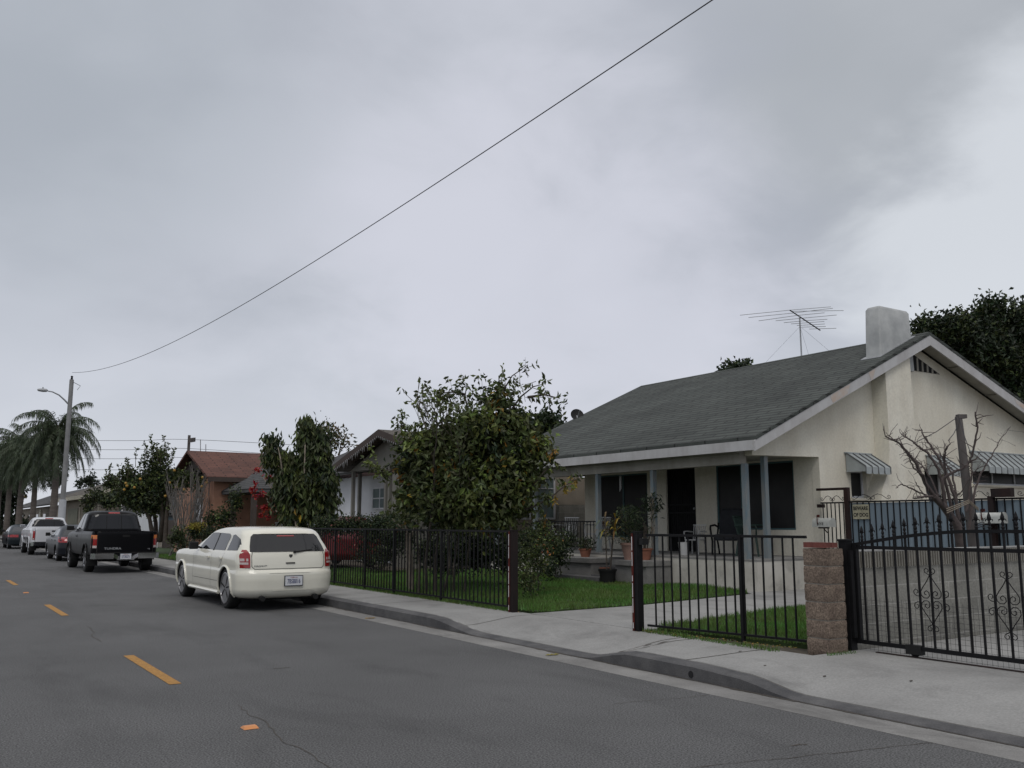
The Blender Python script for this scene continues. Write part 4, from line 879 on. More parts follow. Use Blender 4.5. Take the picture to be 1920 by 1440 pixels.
for y in bars:
    zt_=archz(y)
    if y<.3: continue
    g.box(GX-.009,GX+.009,y-.009,y+.009,.275,zt_+.03)
    # finial: collar, spear and two side leaves
    z=zt_+.03
    gf.lathe([(.010,0),(.017,.012),(.010,.025),(.016,.045),(.006,.075),(.013,.085),(.019,.105),(.010,.135),(.001,.16)],(GX,y,z-.005),'z',6)
    for s in (-1,1): gf.tube([(GX,y,z+.065),(GX,y+s*.02,z+.085),(GX,y+s*.032,z+.078),(GX,y+s*.034,z+.062)],[.006,.006,.006,.003],4)
world(g.build('bars','black'),e); world(gf.build('finials','black',fix=False),e)
def scroll(g,cy,cz,r,a0,turns,dirn,X=GX,rad=.0045,n=26,r1=.25):
    return [(X-.012,cy+r*(1-(1-r1)*i/n)*math.cos(a0+dirn*turns*2*PI*i/n),cz+r*(1-(1-r1)*i/n)*math.sin(a0+dirn*turns*2*PI*i/n)) for i in range(n+1)]
def ornament(cy,e):
    g=MB(); cz=.745
    X_=GX-.012; P=lambda s,a,b:(X_,cy+s*a,cz+b)
    for s in (-1,1):
        for v in (-1,1):
            # heart half: from the point at the end, bellying out, curling in at the middle
            g.tube([P(s,a,v*b) for a,b in ((.004,.235),(.04,.175),(.085,.115),(.108,.075),(.104,.038),(.078,.014),(.04,.013),(.018,.035),(.022,.068),(.048,.085),(.07,.07),(.066,.048),(.05,.044))],.0048,5)
            g.tube([P(s,a,v*b) for a,b in ((.004,.235),(.03,.25),(.052,.262),(.058,.285),(.04,.302),(.018,.295),(.014,.275),(.028,.264))],.0045,5)
            g.tube([P(s,a,v*b) for a,b in ((.127,.03),(.15,.028),(.18,.045),(.186,.075),(.165,.095),(.143,.085),(.14,.062),(.155,.055))],.0045,5)
    world(g.build('scroll_panel','black',fix=False),e)
for k in (6,12,18,24,30,36): ornament(bars[k],e)
g=MB(); w_=.0012
for i in range(60): y=6.2-i*.1; 
g=MB(); y=6.2
while y>.25: g.box(GX+.018,GX+.0195,y-w_,y+w_,.18,.72); y-=.05
for i in range(11): z=.19+i*.05; g.box(GX+.018,GX+.0195,.25,6.22,z-w_,z+w_)
world(g.build('wire_mesh','wire',fix=False),e)
for yy in (5.62,1.0):
    g=MB(); g.box(GX-.035,GX+.035,yy-.085,yy+.085,.20,.29); w_o=world(g.build('roller_housing','blackplastic'),e)
    g=MB(); g.lathe([(.045,-.012),(.05,-.012),(.05,.012),(.045,.012)],(GX,yy,.222),'x',16); rr=g.build('roller','black'); rr.parent=w_o; rr.matrix_parent_inverse=Matrix()
g=MB(); g.box(GX-.035,GX+.005,.2,6.05,.165,.178); tag(g.build('gate_track','rust'),'rusty steel track on the driveway under the sliding gate','track')
# black steel post at the pillar
g=MB(); g.box(8.34,8.44,6.28,6.38,.1,1.30); g.box(8.33,8.45,6.27,6.39,1.30,1.32); g.box(8.35,8.40,6.24,6.279,.3,1.2); tag(g.build('gate_guide_post','black'),'thick black steel post between the brown block pillar and the sliding gate','post')

# ------------------------------------------------------------------ block boundary wall with fluted top course
e=empty('block_wall',(10,6.5,0),'grey concrete block wall with ribbed top course behind the sliding gate','wall')
g=MB(); g.box(8.5,40,6.42,6.60,-.06,1.0); world(g.build('block_courses','block'),e)
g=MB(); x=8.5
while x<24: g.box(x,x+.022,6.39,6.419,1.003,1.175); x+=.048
g.box(8.5,40,6.4195,6.60,1.003,1.175,1); world(g.build('fluted_course',['flute','fluteshade']),e)
g=MB(); g.box(8.49,40,6.40,6.615,1.176,1.19); world(g.build('wall_cap','concrete'),e)

# ------------------------------------------------------------------ pedestrian gate and blue sheet fence on the X=16 line
BXF=15.85
def scrolltop(g,ya,yb,z,X):
    m=(ya+yb)/2; L=abs(yb-ya)/2
    for s in (-1,1):
        pts=[(X,m+s*L*.12,z+.045),(X,m+s*L*.2,z+.02),(X,m+s*L*.3,z+.03)]
        cur=[(X,m+s*.0,z+.0),(X,m+s*L*.02,z+.07),(X,m+s*L*.15,z+.10),(X,m+s*L*.35,z+.13),(X,m+s*L*.55,z+.11),(X,m+s*L*.75,z+.05),(X,m+s*L*.88,z+.025),(X,m+s*L*.97,z+.05),(X,m+s*L*.96,z+.09),(X,m+s*L*.88,z+.10),(X,m+s*L*.84,z+.07),(X,m+s*L*.9,z+.055)]
        g.tube(cur,.006,5); g.tube([(X,m+s*.01,z+.06),(X,m+s*L*.1,z+.02),(X,m+s*L*.2,z+.04),(X,m+s*L*.18,z+.085),(X,m+s*L*.1,z+.07)],.006,5)
e=empty('pedestrian_gate',(BXF,12.2,.1),'narrow black barred side gate with brown frame against the cream wall','gate')
g=MB(); g.box(BXF-.04,BXF+.04,11.80,11.90,.1,2.2); g.box(BXF-.03,BXF+.03,11.9,12.58,2.15,2.2); g.box(BXF-.03,BXF+.03,12.42,12.58,1.80,1.87); world(g.build('gate_frame','rust'),e)
g=MB()
for i in range(6): y=11.95+i*.1; g.box(BXF-.009,BXF+.009,y-.008,y+.008,.25,1.9)
g.box(BXF-.012,BXF+.012,11.9,12.5,1.88,1.91); g.box(BXF-.012,BXF+.012,11.9,12.5,.24,.27); world(g.build('bars','black'),e)
g=MB(); scrolltop(g,11.92,12.5,1.91,BXF); world(g.build('scrolls','black',fix=False),e)
e=empty('blue_sheet_fence',(BXF,9,.1),'blue painted sheet fence with black bars and scroll tops behind the block wall','fence')
g=MB(); y=11.78
while y>4.6: g.box(BXF-.006,BXF+.006,y-.19,y,.3,1.88); y-=.194
world(g.build('sheet_panel','bluesheet'),e)
g=MB(); y=11.74
while y>4.6: g.box(BXF-.026,BXF-.008,y-.009,y+.009,.3,1.9); y-=.135
g.box(BXF-.03,BXF-.008,4.6,11.8,1.89,1.92); world(g.build('bars','black'),e)
g=MB()
for a,b in ((11.75,10.85),(10.15,9.5),(9.5,8.9),(8.42,7.3),(7.2,6.1)): scrolltop(g,b,a,1.92,BXF)
world(g.build('scrolls','black',fix=False),e)
g=MB(); g.box(BXF-.12,BXF-.04,8.78,8.88,.2,1.95); world(g.build('post','rust'),e)
g=MB(); g.box(BXF-.14,BXF-.02,8.45,8.80,1.93,2.08); world(g.build('lock_box','rust'),e)
# sign on the sheet fence
sg=MB(); yy0,yy1,zz0,zz1=11.33,11.70,1.56,1.85; sg.box(BXF-.042,BXF-.034,yy0,yy1,zz0,zz1); s_=tag(sg.build('warning_sign','signcream'),'small faded cream warning sign about a dog on the blue sheet fence','sign')
s_.location=(0,0,0)
text('lettering','BEWARE',.10,'ink',s_,frame_m((BXF-.044,(yy0+yy1)/2,zz1-.08),(0,-1,0),(0,0,1)),.001,.88,.003)
text('lettering','OF DOG',.10,'ink',s_,frame_m((BXF-.044,(yy0+yy1)/2,zz0+.08),(0,-1,0),(0,0,1)),.001,.88,.003)
# mailboxes
def mailbox(p,label,num,tilt=0,L=.46):
    e=empty('mailbox',p,label,'mailbox',rz=0); w=.085;h=.10
    g=MB(); prof=[(-w,0),(w,0),(w,h)]+[(w*math.cos(a),h+w*math.sin(a)) for a in [PI*i/8 for i in range(1,8)]]+[(-w,h)]
    g.prism([(x,-L/2,z) for x,z in prof],(0,L,0)); b=g.build('box','mail',e,smooth=True,ang=35)
    g=MB(); g.prism([(x*1.04,-L/2-.012,z*1.03) for x,z in prof],(0,.012,0)); d=g.build('door','mail',e)
    g=MB(); g.box(-w-.008,-w-.003,L*.18,L*.22,.06,.24); g.box(-w-.008,-w-.003,L*.05,L*.2,.20,.25); g.build('flag','redprimer',e)
    text('number',num,.085,'ink',e,frame_m((-w-.002,.02,h*.62),(0,-1,0),(0,0,1)),.001,1.,.003)
    g=MB(); g.box(-.05,.05,-.1,.1,-.03,-.001); g.tube([(0,0,-.03),(.08,0,-.10),(.14,0,-.12)],.012,6); g.build('bracket','rust',e)
    e.rotation_euler=(tilt,0,0); return e
mailbox((BXF-.17,12.32,1.40),'white mailbox with dark numbers mounted on the narrow side gate','3661',0,.44)
mailbox((BXF-.22,8.80,1.48),'larger white mailbox with dark numbers on the post behind the bare tree','3667',0,.5)

# bare pruned tree and leaning clothes-line pole
pb=atd(1828,1040,13.6); pt=atd(1797,781,14.0)
e=empty('clothesline_pole',(pb.x,pb.y,.1),'leaning grey wooden pole standing in the bare tree','pole')
g=MB(); g.tube([(pb.x+.01,pb.y,.1),pb,pt],[.085,.082,.052],10); world(g.build('shaft','wood',smooth=True,ang=60),e)
g=MB(); q=pt+Vector((-.04,-.03,.03)); g.obox(pt+Vector((.03,-.03,.0)),(.06,-.03,0),(.02,.04,0),(0,0,.03)); world(g.build('crosspiece','wood'),e)
g=MB(); wl=[(pt,atd(1712,832,13.6)),(pt,atd(1822,855,13.2)),(pt+Vector((0,0,-.1)),atd(1778,826,13.4))]
for a,b in wl: m_=a.lerp(b,.5)-Vector((0,0,.03)); g=MB(); g.tube([a,m_,b],.006,5); world(g.build('rope','wire'),e)
g=MB()
for k in range(3): g.tube([pb+Vector((-.12,-.1,.38+k*.03)),pb+Vector((.0,-.13,.42+k*.03)),pb+Vector((.14,-.1,.40+k*.04))],.008,5)
world(g.build('rope_lashing','wire'),e)
tb=atd(1806,1045,13.2); e=empty('bare_tree',(tb.x,tb.y,.1),'leafless pruned tree with reddish twigs behind the block wall','tree')
g=MB(); D0=13.2
def limb(pix,r0,r1,d0=D0,d1=None,tw=6):
    d1=d1 or d0; n=len(pix); P_=[atd(x,y,lerp(d0,d1,i/(n-1))) for i,(x,y) in enumerate(pix)]
    # densify
    Q=[];
    for a,b in zip(P_,P_[1:]):
        for k in range(4): Q.append(a.lerp(b,k/4)+rdir()*.008)
    Q.append(P_[-1]); m=len(Q); r0*=.66; r1*=.7; tw=int(tw*2.8); g.tube(Q,[lerp(r0,r1,i/(m-1)) for i in range(m)],6)
    for k in range(tw):
        i=random.randint(int(m*.35),m-1); q=Q[i]; L=random.uniform(.08,.24); d=(_rt*random.gauss(0,.7)+_fw*random.gauss(0,.5)+Vector((0,0,random.uniform(-.2,1)))).normalized()
        mid=q+d*L*.5+rdir()*.02; g.tube([q,mid,q+d*L+rdir()*.03],[r1*.7,r1*.5,.003],4)
g.tube([(tb.x+.02,tb.y,.1),tb,atd(1795,985,13.2),atd(1770,950,13.2),atd(1750,930,13.1)],[.075,.07,.065,.055,.045],9)
limb([(1750,930),(1735,905),(1718,870),(1700,845),(1685,830),(1660,818)],.055,.012,13.1,12.6,10)
limb([(1750,930),(1728,932),(1712,934)],.03,.014,13.1,12.7,3); limb([(1735,928),(1710,917),(1690,908),(1680,915)],.018,.008,13.,12.6,2); limb([(1730,925),(1722,912),(1716,904)],.012,.007,13.,12.8,1)
limb([(1775,955),(1768,915),(1760,880),(1740,850),(1720,835),(1700,820),(1690,815)],.045,.012,13.2,13.6,9)
limb([(1800,990),(1790,930),(1775,890),(1762,862),(1745,835),(1732,818),(1727,804)],.05,.012,13.3,13.8,8)
limb([(1785,960),(1772,900),(1771,860),(1772,845),(1782,832)],.04,.012,13.2,13.0,6)
limb([(1800,985),(1793,930),(1786,890),(1772,868),(1762,850)],.035,.012,13.4,13.9,5)
limb([(1770,940),(1766,900),(1780,890),(1800,880),(1815,872),(1822,855),(1827,835),(1833,800),(1829,772)],.035,.016,13.1,12.9,8)
limb([(1815,1000),(1820,960),(1828,920),(1838,890),(1850,870),(1862,850),(1875,825),(1895,800)],.035,.005,13.5,14.0,9)
limb([(1812,960),(1818,920),(1822,890),(1822,865)],.03,.01,13.6,13.8,4); limb([(1780,940),(1800,925),(1830,880),(1850,872)],.016,.006,13.5,13.2,4)
limb([(1740,920),(1730,890),(1715,880),(1706,862),(1700,850)],.025,.008,13.,12.4,7); limb([(1760,930),(1745,895),(1728,872),(1712,858)],.025,.008,13.4,13.9,6)
world(g.build('trunk','barkred',smooth=True,ang=60,fix=False),e)
g=MB(); a=atd(1775,962,13.05)
for k in range(3): g.tube([a+Vector((0,0,k*.03)),atd(1805,943,13.2)+Vector((0,-.1,k*.02)),atd(1835,958,13.3)+Vector((0,0,k*.02))],.007,5)
world(g.build('rope_tie','barklt'),e)

# ------------------------------------------------------------------ porch furniture and pots
def lawn_chair(p,rz,label,mtl,rail=False,group=None,s=1.0):
    e=empty('plastic_chair',p,label,'chair',group,rz=rz)
    g=MB(); g.box(-.24,.24,-.22,.22,.40,.425); 
    g.build('seat',mtl,e)
    g=MB()
    for i in range(7): x=-.19+i*.063; g.bar((x,.21,.43),(x*1.05,.31,.82),.035,.012)
    g.bar((-.23,.31,.84),(.23,.31,.84),.04,.025); g.build('backrest',mtl,e)
    for sx in (-1,1):
        for sy in (-1,1): g=MB(); g.bar((sx*.22,sy*.19,.40),(sx*.26,sy*.25,0),.04,.03); g.build('leg',mtl,e)
        g=MB(); g.tube([(sx*.25,.27,.64),(sx*.27,.0,.66),(sx*.27,-.2,.65),(sx*.26,-.22,.6),(sx*.23,-.2,.42)],.018,6); g.build('armrest',mtl,e)
    return e
lawn_chair((14.5,19.65,FZ),R(-70),'white plastic chair on the porch beyond the steps, left of its twin','whiteplastic',group='white plastic chairs on the porch')
lawn_chair((15.0,18.95,FZ),R(-80),'white plastic chair on the porch nearer the steps behind the small flower pot','whiteplastic',group='white plastic chairs on the porch')
lawn_chair((14.9,15.25,FZ),R(-75),'small off-white plastic chair beside the black recliner in front of the dark door','whiteplastic').scale=(.72,.72,.78)
lawn_chair((15.1,13.75,FZ),R(20),'dark green plastic chair on the porch behind the double blue posts','greenplastic')
def recliner(p,rz):
    e=empty('recliner',p,'large black padded recliner chair on the porch in front of the wide window','armchair',rz=rz)
    def soft(n,b,w=.04,m='fabric'):
        g=MB(); g.box(*b); o=g.build(n,m,e); md=o.modifiers.new('b','BEVEL'); md.width=w; md.segments=4; return o
    soft('seat',(-.3,.3,-.35,.3,.32,.46)); 
    g=MB(); g.obox((0,.36,.72),(.31,0,0),(0,.06,.02),(0,.12,.30)); o=g.build('backrest','fabric',e); md=o.modifiers.new('b','BEVEL'); md.width=.05; md.segments=4
    for s in (-1,1):
        g=MB(); g.tube([(s*.36,.34,.62),(s*.37,.1,.66),(s*.37,-.3,.64),(s*.36,-.38,.58),(s*.34,-.3,.3),(s*.34,-.34,.02)],.022,7); g.build('armrest','black',e)
        g=MB(); g.tube([(s*.34,.36,.7),(s*.34,.2,.35),(s*.34,.38,.02)],.02,7); g.build('leg','black',e)
    g=MB(); g.tube([(.30,.46,.9),(.31,.48,1.0),(.27,.47,1.08)],.012,6); g.build('headrest_trim','whiteplastic',e)
recliner((15.1,14.35,FZ),R(-58))
def pot(p,r0,r1,h,mtl,label,kind='plant pot',plant=None,name='plant_pot'):
    e=empty(name,p,label,kind)
    g=MB(); g.lathe([(r0,0),(r1*.97,h*.86),(r1*1.06,h*.86),(r1*1.08,h),(r1*.98,h),(r1*.96,h*.93),(.01,h*.92)],(0,0,0),'z',28); g.build('pot',mtl,e,smooth=True,ang=40)
    g=MB(); g.lathe([(r1*.9,h*.90),(.001,h*.935)],(0,0,0),'z',16); g.build('potting_soil','soil',e)
    if plant: plant(e,h,r1)
    return e
def bushy(n,R_,hh,L,W,mtls,droop=.2,stems=True):
    def f(e,h,r):
        g=MB(); gt=MB()
        for k in range(10 if stems else 0):
            d=Vector((random.gauss(0,R_*.4),random.gauss(0,R_*.4),hh*random.uniform(.6,1))); gt.tube([(0,0,h*.9),d*.5+Vector((0,0,h)),d+Vector((0,0,h))],.006,4)
        for i in range(n):
            p=Vector((random.gauss(0,R_*.5),random.gauss(0,R_*.5),h+random.random()*hh)); d=rdir(); d.z-=droop; add_leaf(g,p,d,L*random.uniform(.6,1.3),W,random.choice(range(len(mtls))) if random.random()<.3 else 0)
        if gt.f: gt.build('stems','bark',e,fix=False)
        g.build('leaves',mtls,e,fix=False)
    return f
def cane(n,hh,L,W,mtls,heads=1):
    def f(e,h,r):
        g=MB(); gt=MB()
        for k in range(heads):
            x,y=(random.gauss(0,.05),random.gauss(0,.05)); top=Vector((x*3,y*3,h+hh*random.uniform(.75,1))); gt.tube([(x,y,h*.9),Vector((x*2,y*2,h+hh*.5)),top],.014,6)
            for i in range(n):
                a=random.uniform(0,2*PI); el=random.uniform(-.5,1.2); d=Vector((math.cos(a)*math.cos(el),math.sin(a)*math.cos(el),math.sin(el))); q=top+Vector((0,0,-random.random()*.3*hh)) 
                m_=q+d*L*.5; b=len(g.v); s=d.cross(Vector((0,0,1))).normalized()*W*.5; tip=q+d*L-Vector((0,0,L*.35))
                mi=random.choice(range(len(mtls)))
                g.add([q-s*.5,q+s*.5,m_+s,tip,m_-s],[(0,1,2,4),(4,2,3)],mi)
        gt.build('stems','bark',e,fix=False); g.build('leaves',mtls,e,fix=False)
    return f
pot((13.45,17.45,.68),.10,.15,.20,'terracotta','small terracotta pot with low green plant on the left step block',plant=bushy(220,.22,.26,.07,.035,['lf_dark','lf_main']))
pot((13.30,15.80-.2,.68),.15,.225,.37,'pinkpot','large pale terracotta pot with feathery dark green plant on the right step block',plant=bushy(1500,.34,.78,.10,.016,['lf_dark','lf_main'],.0))
pot((13.50,15.42,.68),.14,.19,.25,'terracotta','orange terracotta pot with bare stems behind the gate post',plant=cane(5,.55,.2,.03,['lf_dark'],6))
pot((12.72,15.72,.17),.15,.19,.32,'blackplastic','tall black nursery pot with bronze spiky plant standing before the steps',plant=cane(22,1.28,.34,.04,['lf_brom','lf_yel','lf_main'],3))
pot((13.3,17.9,.68),.11,.12,.05,'cream_dirty','flat pale dish on the left step block beside the small pot')
pot((13.10,16.3,.33),.08,.11,.16,'terracotta','little terracotta pot standing on the lower front steps')
e=empty('bucket',(14.3,15.0,FZ),'small white bucket on the porch floor behind the black gate post','bucket')
g=MB(); g.lathe([(.10,0),(.12,.27),(.125,.27),(.125,.28),(.11,.28),(.09,.03),(.001,.03)],(0,0,0),'z',20); g.build('tub','whiteplastic',e,smooth=True,ang=40)
g=MB(); g.tube([(.0,-.12,.26),(.03,-.1,.18),(.05,0,.14),(.03,.1,.18),(0,.12,.26)],.004,5); g.build('handle','ltgrey',e)
wc=atx(1163,893,14.3); e=empty('wind_chime',wc,'thin white wind chime hanging in front of the left porch window','wind chime')
g=MB(); g.tube([(0,0,.1),(0,0,0)],.003,4); g.box(-.02,.02,-.02,.02,-.005,.005); g.build('hanger','whiteplastic',e)
g=MB()
for k in range(4): x,y=[(-.012,-.012),(.012,-.012),(.012,.012),(-.012,.012)][k]; g.tube([(x,y,-.01),(x,y,-.28-k*.03)],.005,5)
g.build('chimes','whitepaint',e)
# vine on the post
pv=Vector((13.80,15.40,FZ)); g=MB(); gt=MB()
for k in range(5):
    pts=[pv+Vector((.02*math.sin(i*1.3+k)-.06,-.03+.05*math.cos(i*1.1+k*2),i*.14+.1)) for i in range(9+k%3)]; gt.tube(pts,.006,4)
for i in range(150):
    z=random.choice([random.uniform(.8,1.3),random.uniform(1.0,1.35)]); d=rdir(); d.z-=.5; add_leaf(g,pv+Vector((random.gauss(-.05,.1),random.gauss(-.02,.13),z)),d,.13,.035,0)
finish_tree('climbing_plant',(13.8,15.4,FZ),gt,'barklt',g,['lf_dark'],'thin vine climbing the blue porch post behind the gate post','plant')

# ------------------------------------------------------------------ main leafy tree in the front garden
BASE=(8.4,15.4,.17); D=16.7
g=MB()
stems=[(800,1112,804,1000,.035),(815,1114,822,1000,.03),(785,1110,782,1010,.025),(832,1114,842,1010,.025),(850,1112,858,1015,.022),(870,1110,880,1020,.02)]
tips=[]
for x0,y0,x1,y1,r in stems:
    b=atd(x0,y0,D); b.z=.18; m_=atd((x0+x1)/2+random.uniform(-6,6),(y0+y1)/2,D+random.uniform(-.3,.3)); t_=atd(x1,y1,D+random.uniform(-.4,.4))
    g.tube([b,m_,t_],[r,r*.85,r*.75],8)
    branches(g,t_,(t_-b).normalized()+rdir()*.3,1.2,r*.7,3,.75,.25,tips)
for pix in ([(880,930),(870,850),(880,780),(872,745),(875,720)],[(860,900),(840,850),(830,800),(824,770),(832,745)],[(830,900),(800,870),(775,830),(755,800),(748,790)],[(900,900),(920,850),(945,790),(975,745),(1000,725),(1020,720)],[(930,900),(945,840),(940,780),(945,730),(960,705),(990,684)],[(800,900),(740,880),(715,890),(702,868)],[(960,960),(1000,950),(1030,935),(1060,910),(1088,895)],[(960,930),(1000,910),(1020,885),(1035,870)],[(990,745),(1020,740),(1050,747)],[(872,740),(850,735),(832,736)]):
    n=len(pix); r=.03
    P_=[atd(x,y,D+random.uniform(-.1,.1)-(.0 if x<1000 else .2)) for x,y in pix]; g.tube(P_,[lerp(r,.006,i/(n-1)) for i in range(n)],6)
    for i in range(1,n):
        for _ in range(4): tips.append((P_[i]+rdir()*.12,rdir()))
gl=MB()
def B_(x,y,rx,ry,w=None,d=16.7,rz=None): 
    c=atd(x,y,d); return (c,px(rx,d),px(rz or (rx*1.05),d),px(ry,d))+((w,) if w else ())
bl=[B_(880,880,100,75,3.2),B_(830,900,85,75,2.4),B_(800,850,62,50,1.5),B_(950,880,75,70,2.2),B_(905,805,74,48,1.1),B_(965,800,46,48,.8),B_(870,935,110,35,2.0),B_(945,945,75,38,1.3),B_(1000,840,30,34,.4),B_(785,905,46,52,1.2),B_(785,830,34,28,.3),B_(930,745,28,28,.3),B_(850,810,56,36,.5),B_(770,940,22,34,.4),B_(870,965,100,22,1.)]
blob_leaves(gl,bl,20500,.145,.074,.6,((0,.54),(3,.12),(1,.29),(2,.05)),26,.13,.25)
# sparse upright citrus-like sprigs on the upper left and top
gt=g
for (x,y,n_) in [(762,770,26),(752,790,22),(785,790,22),(800,770,20),(815,780,18),(830,760,14),(780,810,20),(860,760,16),(885,770,20),(895,745,16),(905,765,16),(935,735,22),(950,715,24),(940,700,14),(965,725,20),(920,780,14),(875,715,6),(990,690,5),(975,700,12),(850,790,16),(955,750,20),(985,735,12)]:
    c=atd(x,y+18,D+random.uniform(-.5,.5)); sprig(gl,g,c,(random.gauss(0,.25),random.gauss(0,.25),1),.38,n_,.075,.032,1 if random.random()<.75 else 0,.006,-.3)
for (x0,y0,x1,y1,n_) in [(1000,728,1035,735,9),(1020,740,1050,747,2),(985,745,1028,742,8),(870,738,832,736,5),(1005,715,985,725,6),(1035,745,1018,760,5),(860,750,848,768,5)]:
    a=atd(x0,y0,D);b=atd(x1,y1,D); sprig(gl,g,a,b-a,(b-a).length,n_,.13,.062,0,.006,1.2)
for (x,y,n_) in [(715,865,30),(705,855,22),(730,870,30),(735,890,24),(750,850,24),(700,872,10)]: 
    c=atd(x,y+10,D); sprig(gl,g,c,(random.gauss(-.3,.3),0,random.gauss(.3,.3)),.35,n_,.085,.04,1 if random.random()<.5 else 0,.005,.3)
for (x,y,n_) in [(1060,905,14),(1085,900,12),(1045,845,18),(1030,850,18),(1045,925,12),(1020,925,16),(1040,870,12),(1070,890,8),(1010,950,14),(1025,965,8)]:
    c=atd(x,y-6,D-.2); sprig(gl,g,c,(random.gauss(0,.3),0,-.6),.25,n_,.10,.05,2 if random.random()<.6 else 0,.005,.8)
for q,d in tips:
    if random.random()<.8:
        for _ in range(5): e_=rdir(); e_.z-=.5; add_leaf(gl,q+rdir()*.06,e_,.12,.055,0 if random.random()<.8 else 1)
finish_tree('garden_tree',BASE,g,'bark',gl,['lf_main','lf_light','lf_yel','lf_dark'],'bushy broad-leaved tree with yellowing leaves behind the long black fence','tree')
# cut pale stump-like sapling by the fence
b0=atz(771,1112,.17); g=MB(); d0=(b0-Vector((0,0,EYE))).dot(_fw)
for pix,r in (([(771,1110),(770,1050),(768,1000)],.06),([(768,1005),(760,985),(753,965),(757,950)],.02),([(766,1000),(748,985),(735,972)],.015),([(770,1010),(778,985),(779,970)],.02),([(762,1000),(764,1050),(763,1100)],.025),([(779,990),(790,968)],.012)):
    g.tube([atd(x,y,d0) for x,y in pix],[r*(1-.25*i) for i in range(len(pix))],8)
finish_tree('pruned_sapling',(b0.x,b0.y,.17),g,'barklt',None,None,'pale cut-back sapling trunk with stubby limbs behind the long fence','tree')

shrub('understorey_shrub',tuple(atz(850,1080,.18)),[bb(800+i*30,1040+random.uniform(-6,6),22,34,18.6+random.uniform(-.4,.4)) for i in range(6)]+[bb(905,1000,60,20,18.8,1.5)],5200,.09,.05,['lf_dark','lf_main'],((0,.7),(1,.3)),'dark planting massed under the leafy tree behind the long black fence',clus=14,spread=.1,stems=12)
# rose and shrubs between tree and steps
shrub('rose_bush',tuple(atz(1000,1112,.18)),[bb(1005,1040,32,48,16.0),bb(985,1085,20,30,15.4,.4),bb(1035,1020,22,32,16.4,.5),bb(1010,1000,24,22,16.4,.5)],2600,.06,.035,['lf_main','lf_dark','lf_or','lf_light'],((0,.60),(1,.25),(2,.03),(3,.12)),'sprawling rose bush with a few orange flowers beside the dark brown gate post',stems=10)
shrub('dark_shrub',tuple(atz(1045,1084,.18)),[bb(1045,1035,26,30,20.5),bb(1062,1015,16,18,20.8,.4),bb(1030,1065,22,18,20,.4)],1800,.07,.045,['lf_dark','lf_main'],((0,.85),(1,.15)),'dark leafy shrub crowding the left side of the front steps')
shrub('dark_shrub',tuple(atz(990,1082,.18)),[bb(990,1020,30,40,21.5),bb(960,1040,26,30,21)],1600,.08,.05,['lf_dark','lf_main'],((0,.7),(1,.3)),'dark shrub behind the rose bush, under the porch rail')

# hedge with pink new growth in the next yard
hb=[bb(600+i*16,985+random.uniform(-3,3)-(0 if i<7 else 4),15,14,24.2,1.) for i in range(11)]
hb+=[bb(700,1000,24,32,24.0,2.4),bb(735,1010,26,42,23.6,2.6),bb(760,1000,22,40,23.2,2.),bb(715,1040,26,24,23.6,1.6),bb(680,1030,14,26,24.,.8)]
shrub('hedge',(10.6,22.9,.15),hb,11000,.07,.042,['lf_dark','lf_main','lf_pink'],((0,.72),(1,.26),(2,.02)),'tall dark hedge with pinkish new growth behind the long black fence','hedge',stems=14,clus=10,spread=.1)

# ------------------------------------------------------------------ neighbour with gabled porch and icicle lights
h2=empty('grey_gabled_house',(13.6,31,.1),'grey and white house with gabled porch and white icicle lights on its eaves','house')
H2=lambda mb,name,mt,**k: world(mb.build(name,mt,**k),h2)
M['wallwhite']=mat('white_stucco',(.62,.63,.65),.9,.12,1.5,bump=.2); M['greige']=mat('grey_beige_siding',(.20,.195,.17),.85,.15,2)
M['greyroof']=roofmat('grey_shingles',(.075,.075,.075),(.055,.055,.056)); M['tanroof']=roofmat('brown_grey_shingles',(.13,.115,.095),(.10,.09,.075)); M['brownroof']=roofmat('red_brown_shingles',(.145,.062,.044),(.118,.052,.038))
M['peach']=mat('peach_stucco',(.42,.225,.15),.9,.2,2,bump=.2); M['darkbrown']=mat('brown_siding',(.06,.045,.038),.85,.2,3); M['tanwall']=mat('tan_wall',(.27,.235,.19),.9,.15,2); M['creamtrim']=mat('cream_trim',(.50,.47,.38),.7,.1); M['garage']=mat('garage_door_paint',(.20,.20,.15),.7,.2,2)
GXX=12.1
pk=atx(711,811,GXX); lf=atx(617,884,GXX); sl2=(pk.z-lf.z)/(lf.y-pk.y); ry=pk.y-(lf.y-pk.y)
g=MB(); th=.1
for (ya,yb) in ((pk.y,lf.y),(pk.y,ry)):
    za=pk.z; zb=pk.z-sl2*abs(yb-ya); g.prism([(GXX,ya,za),(GXX,yb,zb),(17,yb,zb),(17,ya,za)],(0,0,th))
porchroof=H2(g,'porch_roof','tanroof')
g=MB()
for (ya,yb) in ((pk.y,lf.y),(pk.y,ry)):
    za=pk.z; zb=pk.z-sl2*abs(yb-ya); g.prism([(GXX-.04,ya,za+th),(GXX-.04,yb,zb+th),(GXX-.04,yb,zb-.12),(GXX-.04,ya,za-.12)],(.035,0,0))
H2(g,'barge_board','darkbrown')
bz=atx(662,884,GXX+.45).z
g=MB(); X_=GXX+.45; yL=lf.y-(lf.y-pk.y)*.18; yR=ry+(pk.y-ry)*.18
g.prism([(X_,yL,bz+.0),(X_,yR,bz),(X_,pk.y,pk.z-.05)],(.1,0,0)); H2(g,'porch_gable','greige')
g=MB(); g.box(X_+.11,13.59,yR,yL,bz,bz+.03); H2(g,'porch_ceiling','greige')
for x_ in (662,674,724,731):
    p=atx(x_,930,X_+.05 if x_!=674 else X_+.5); g=MB(); g.box(p.x-.055,p.x+.055,p.y-.055,p.y+.055,.3,bz-.002); H2(g,'porch_post','greige')
g=MB()
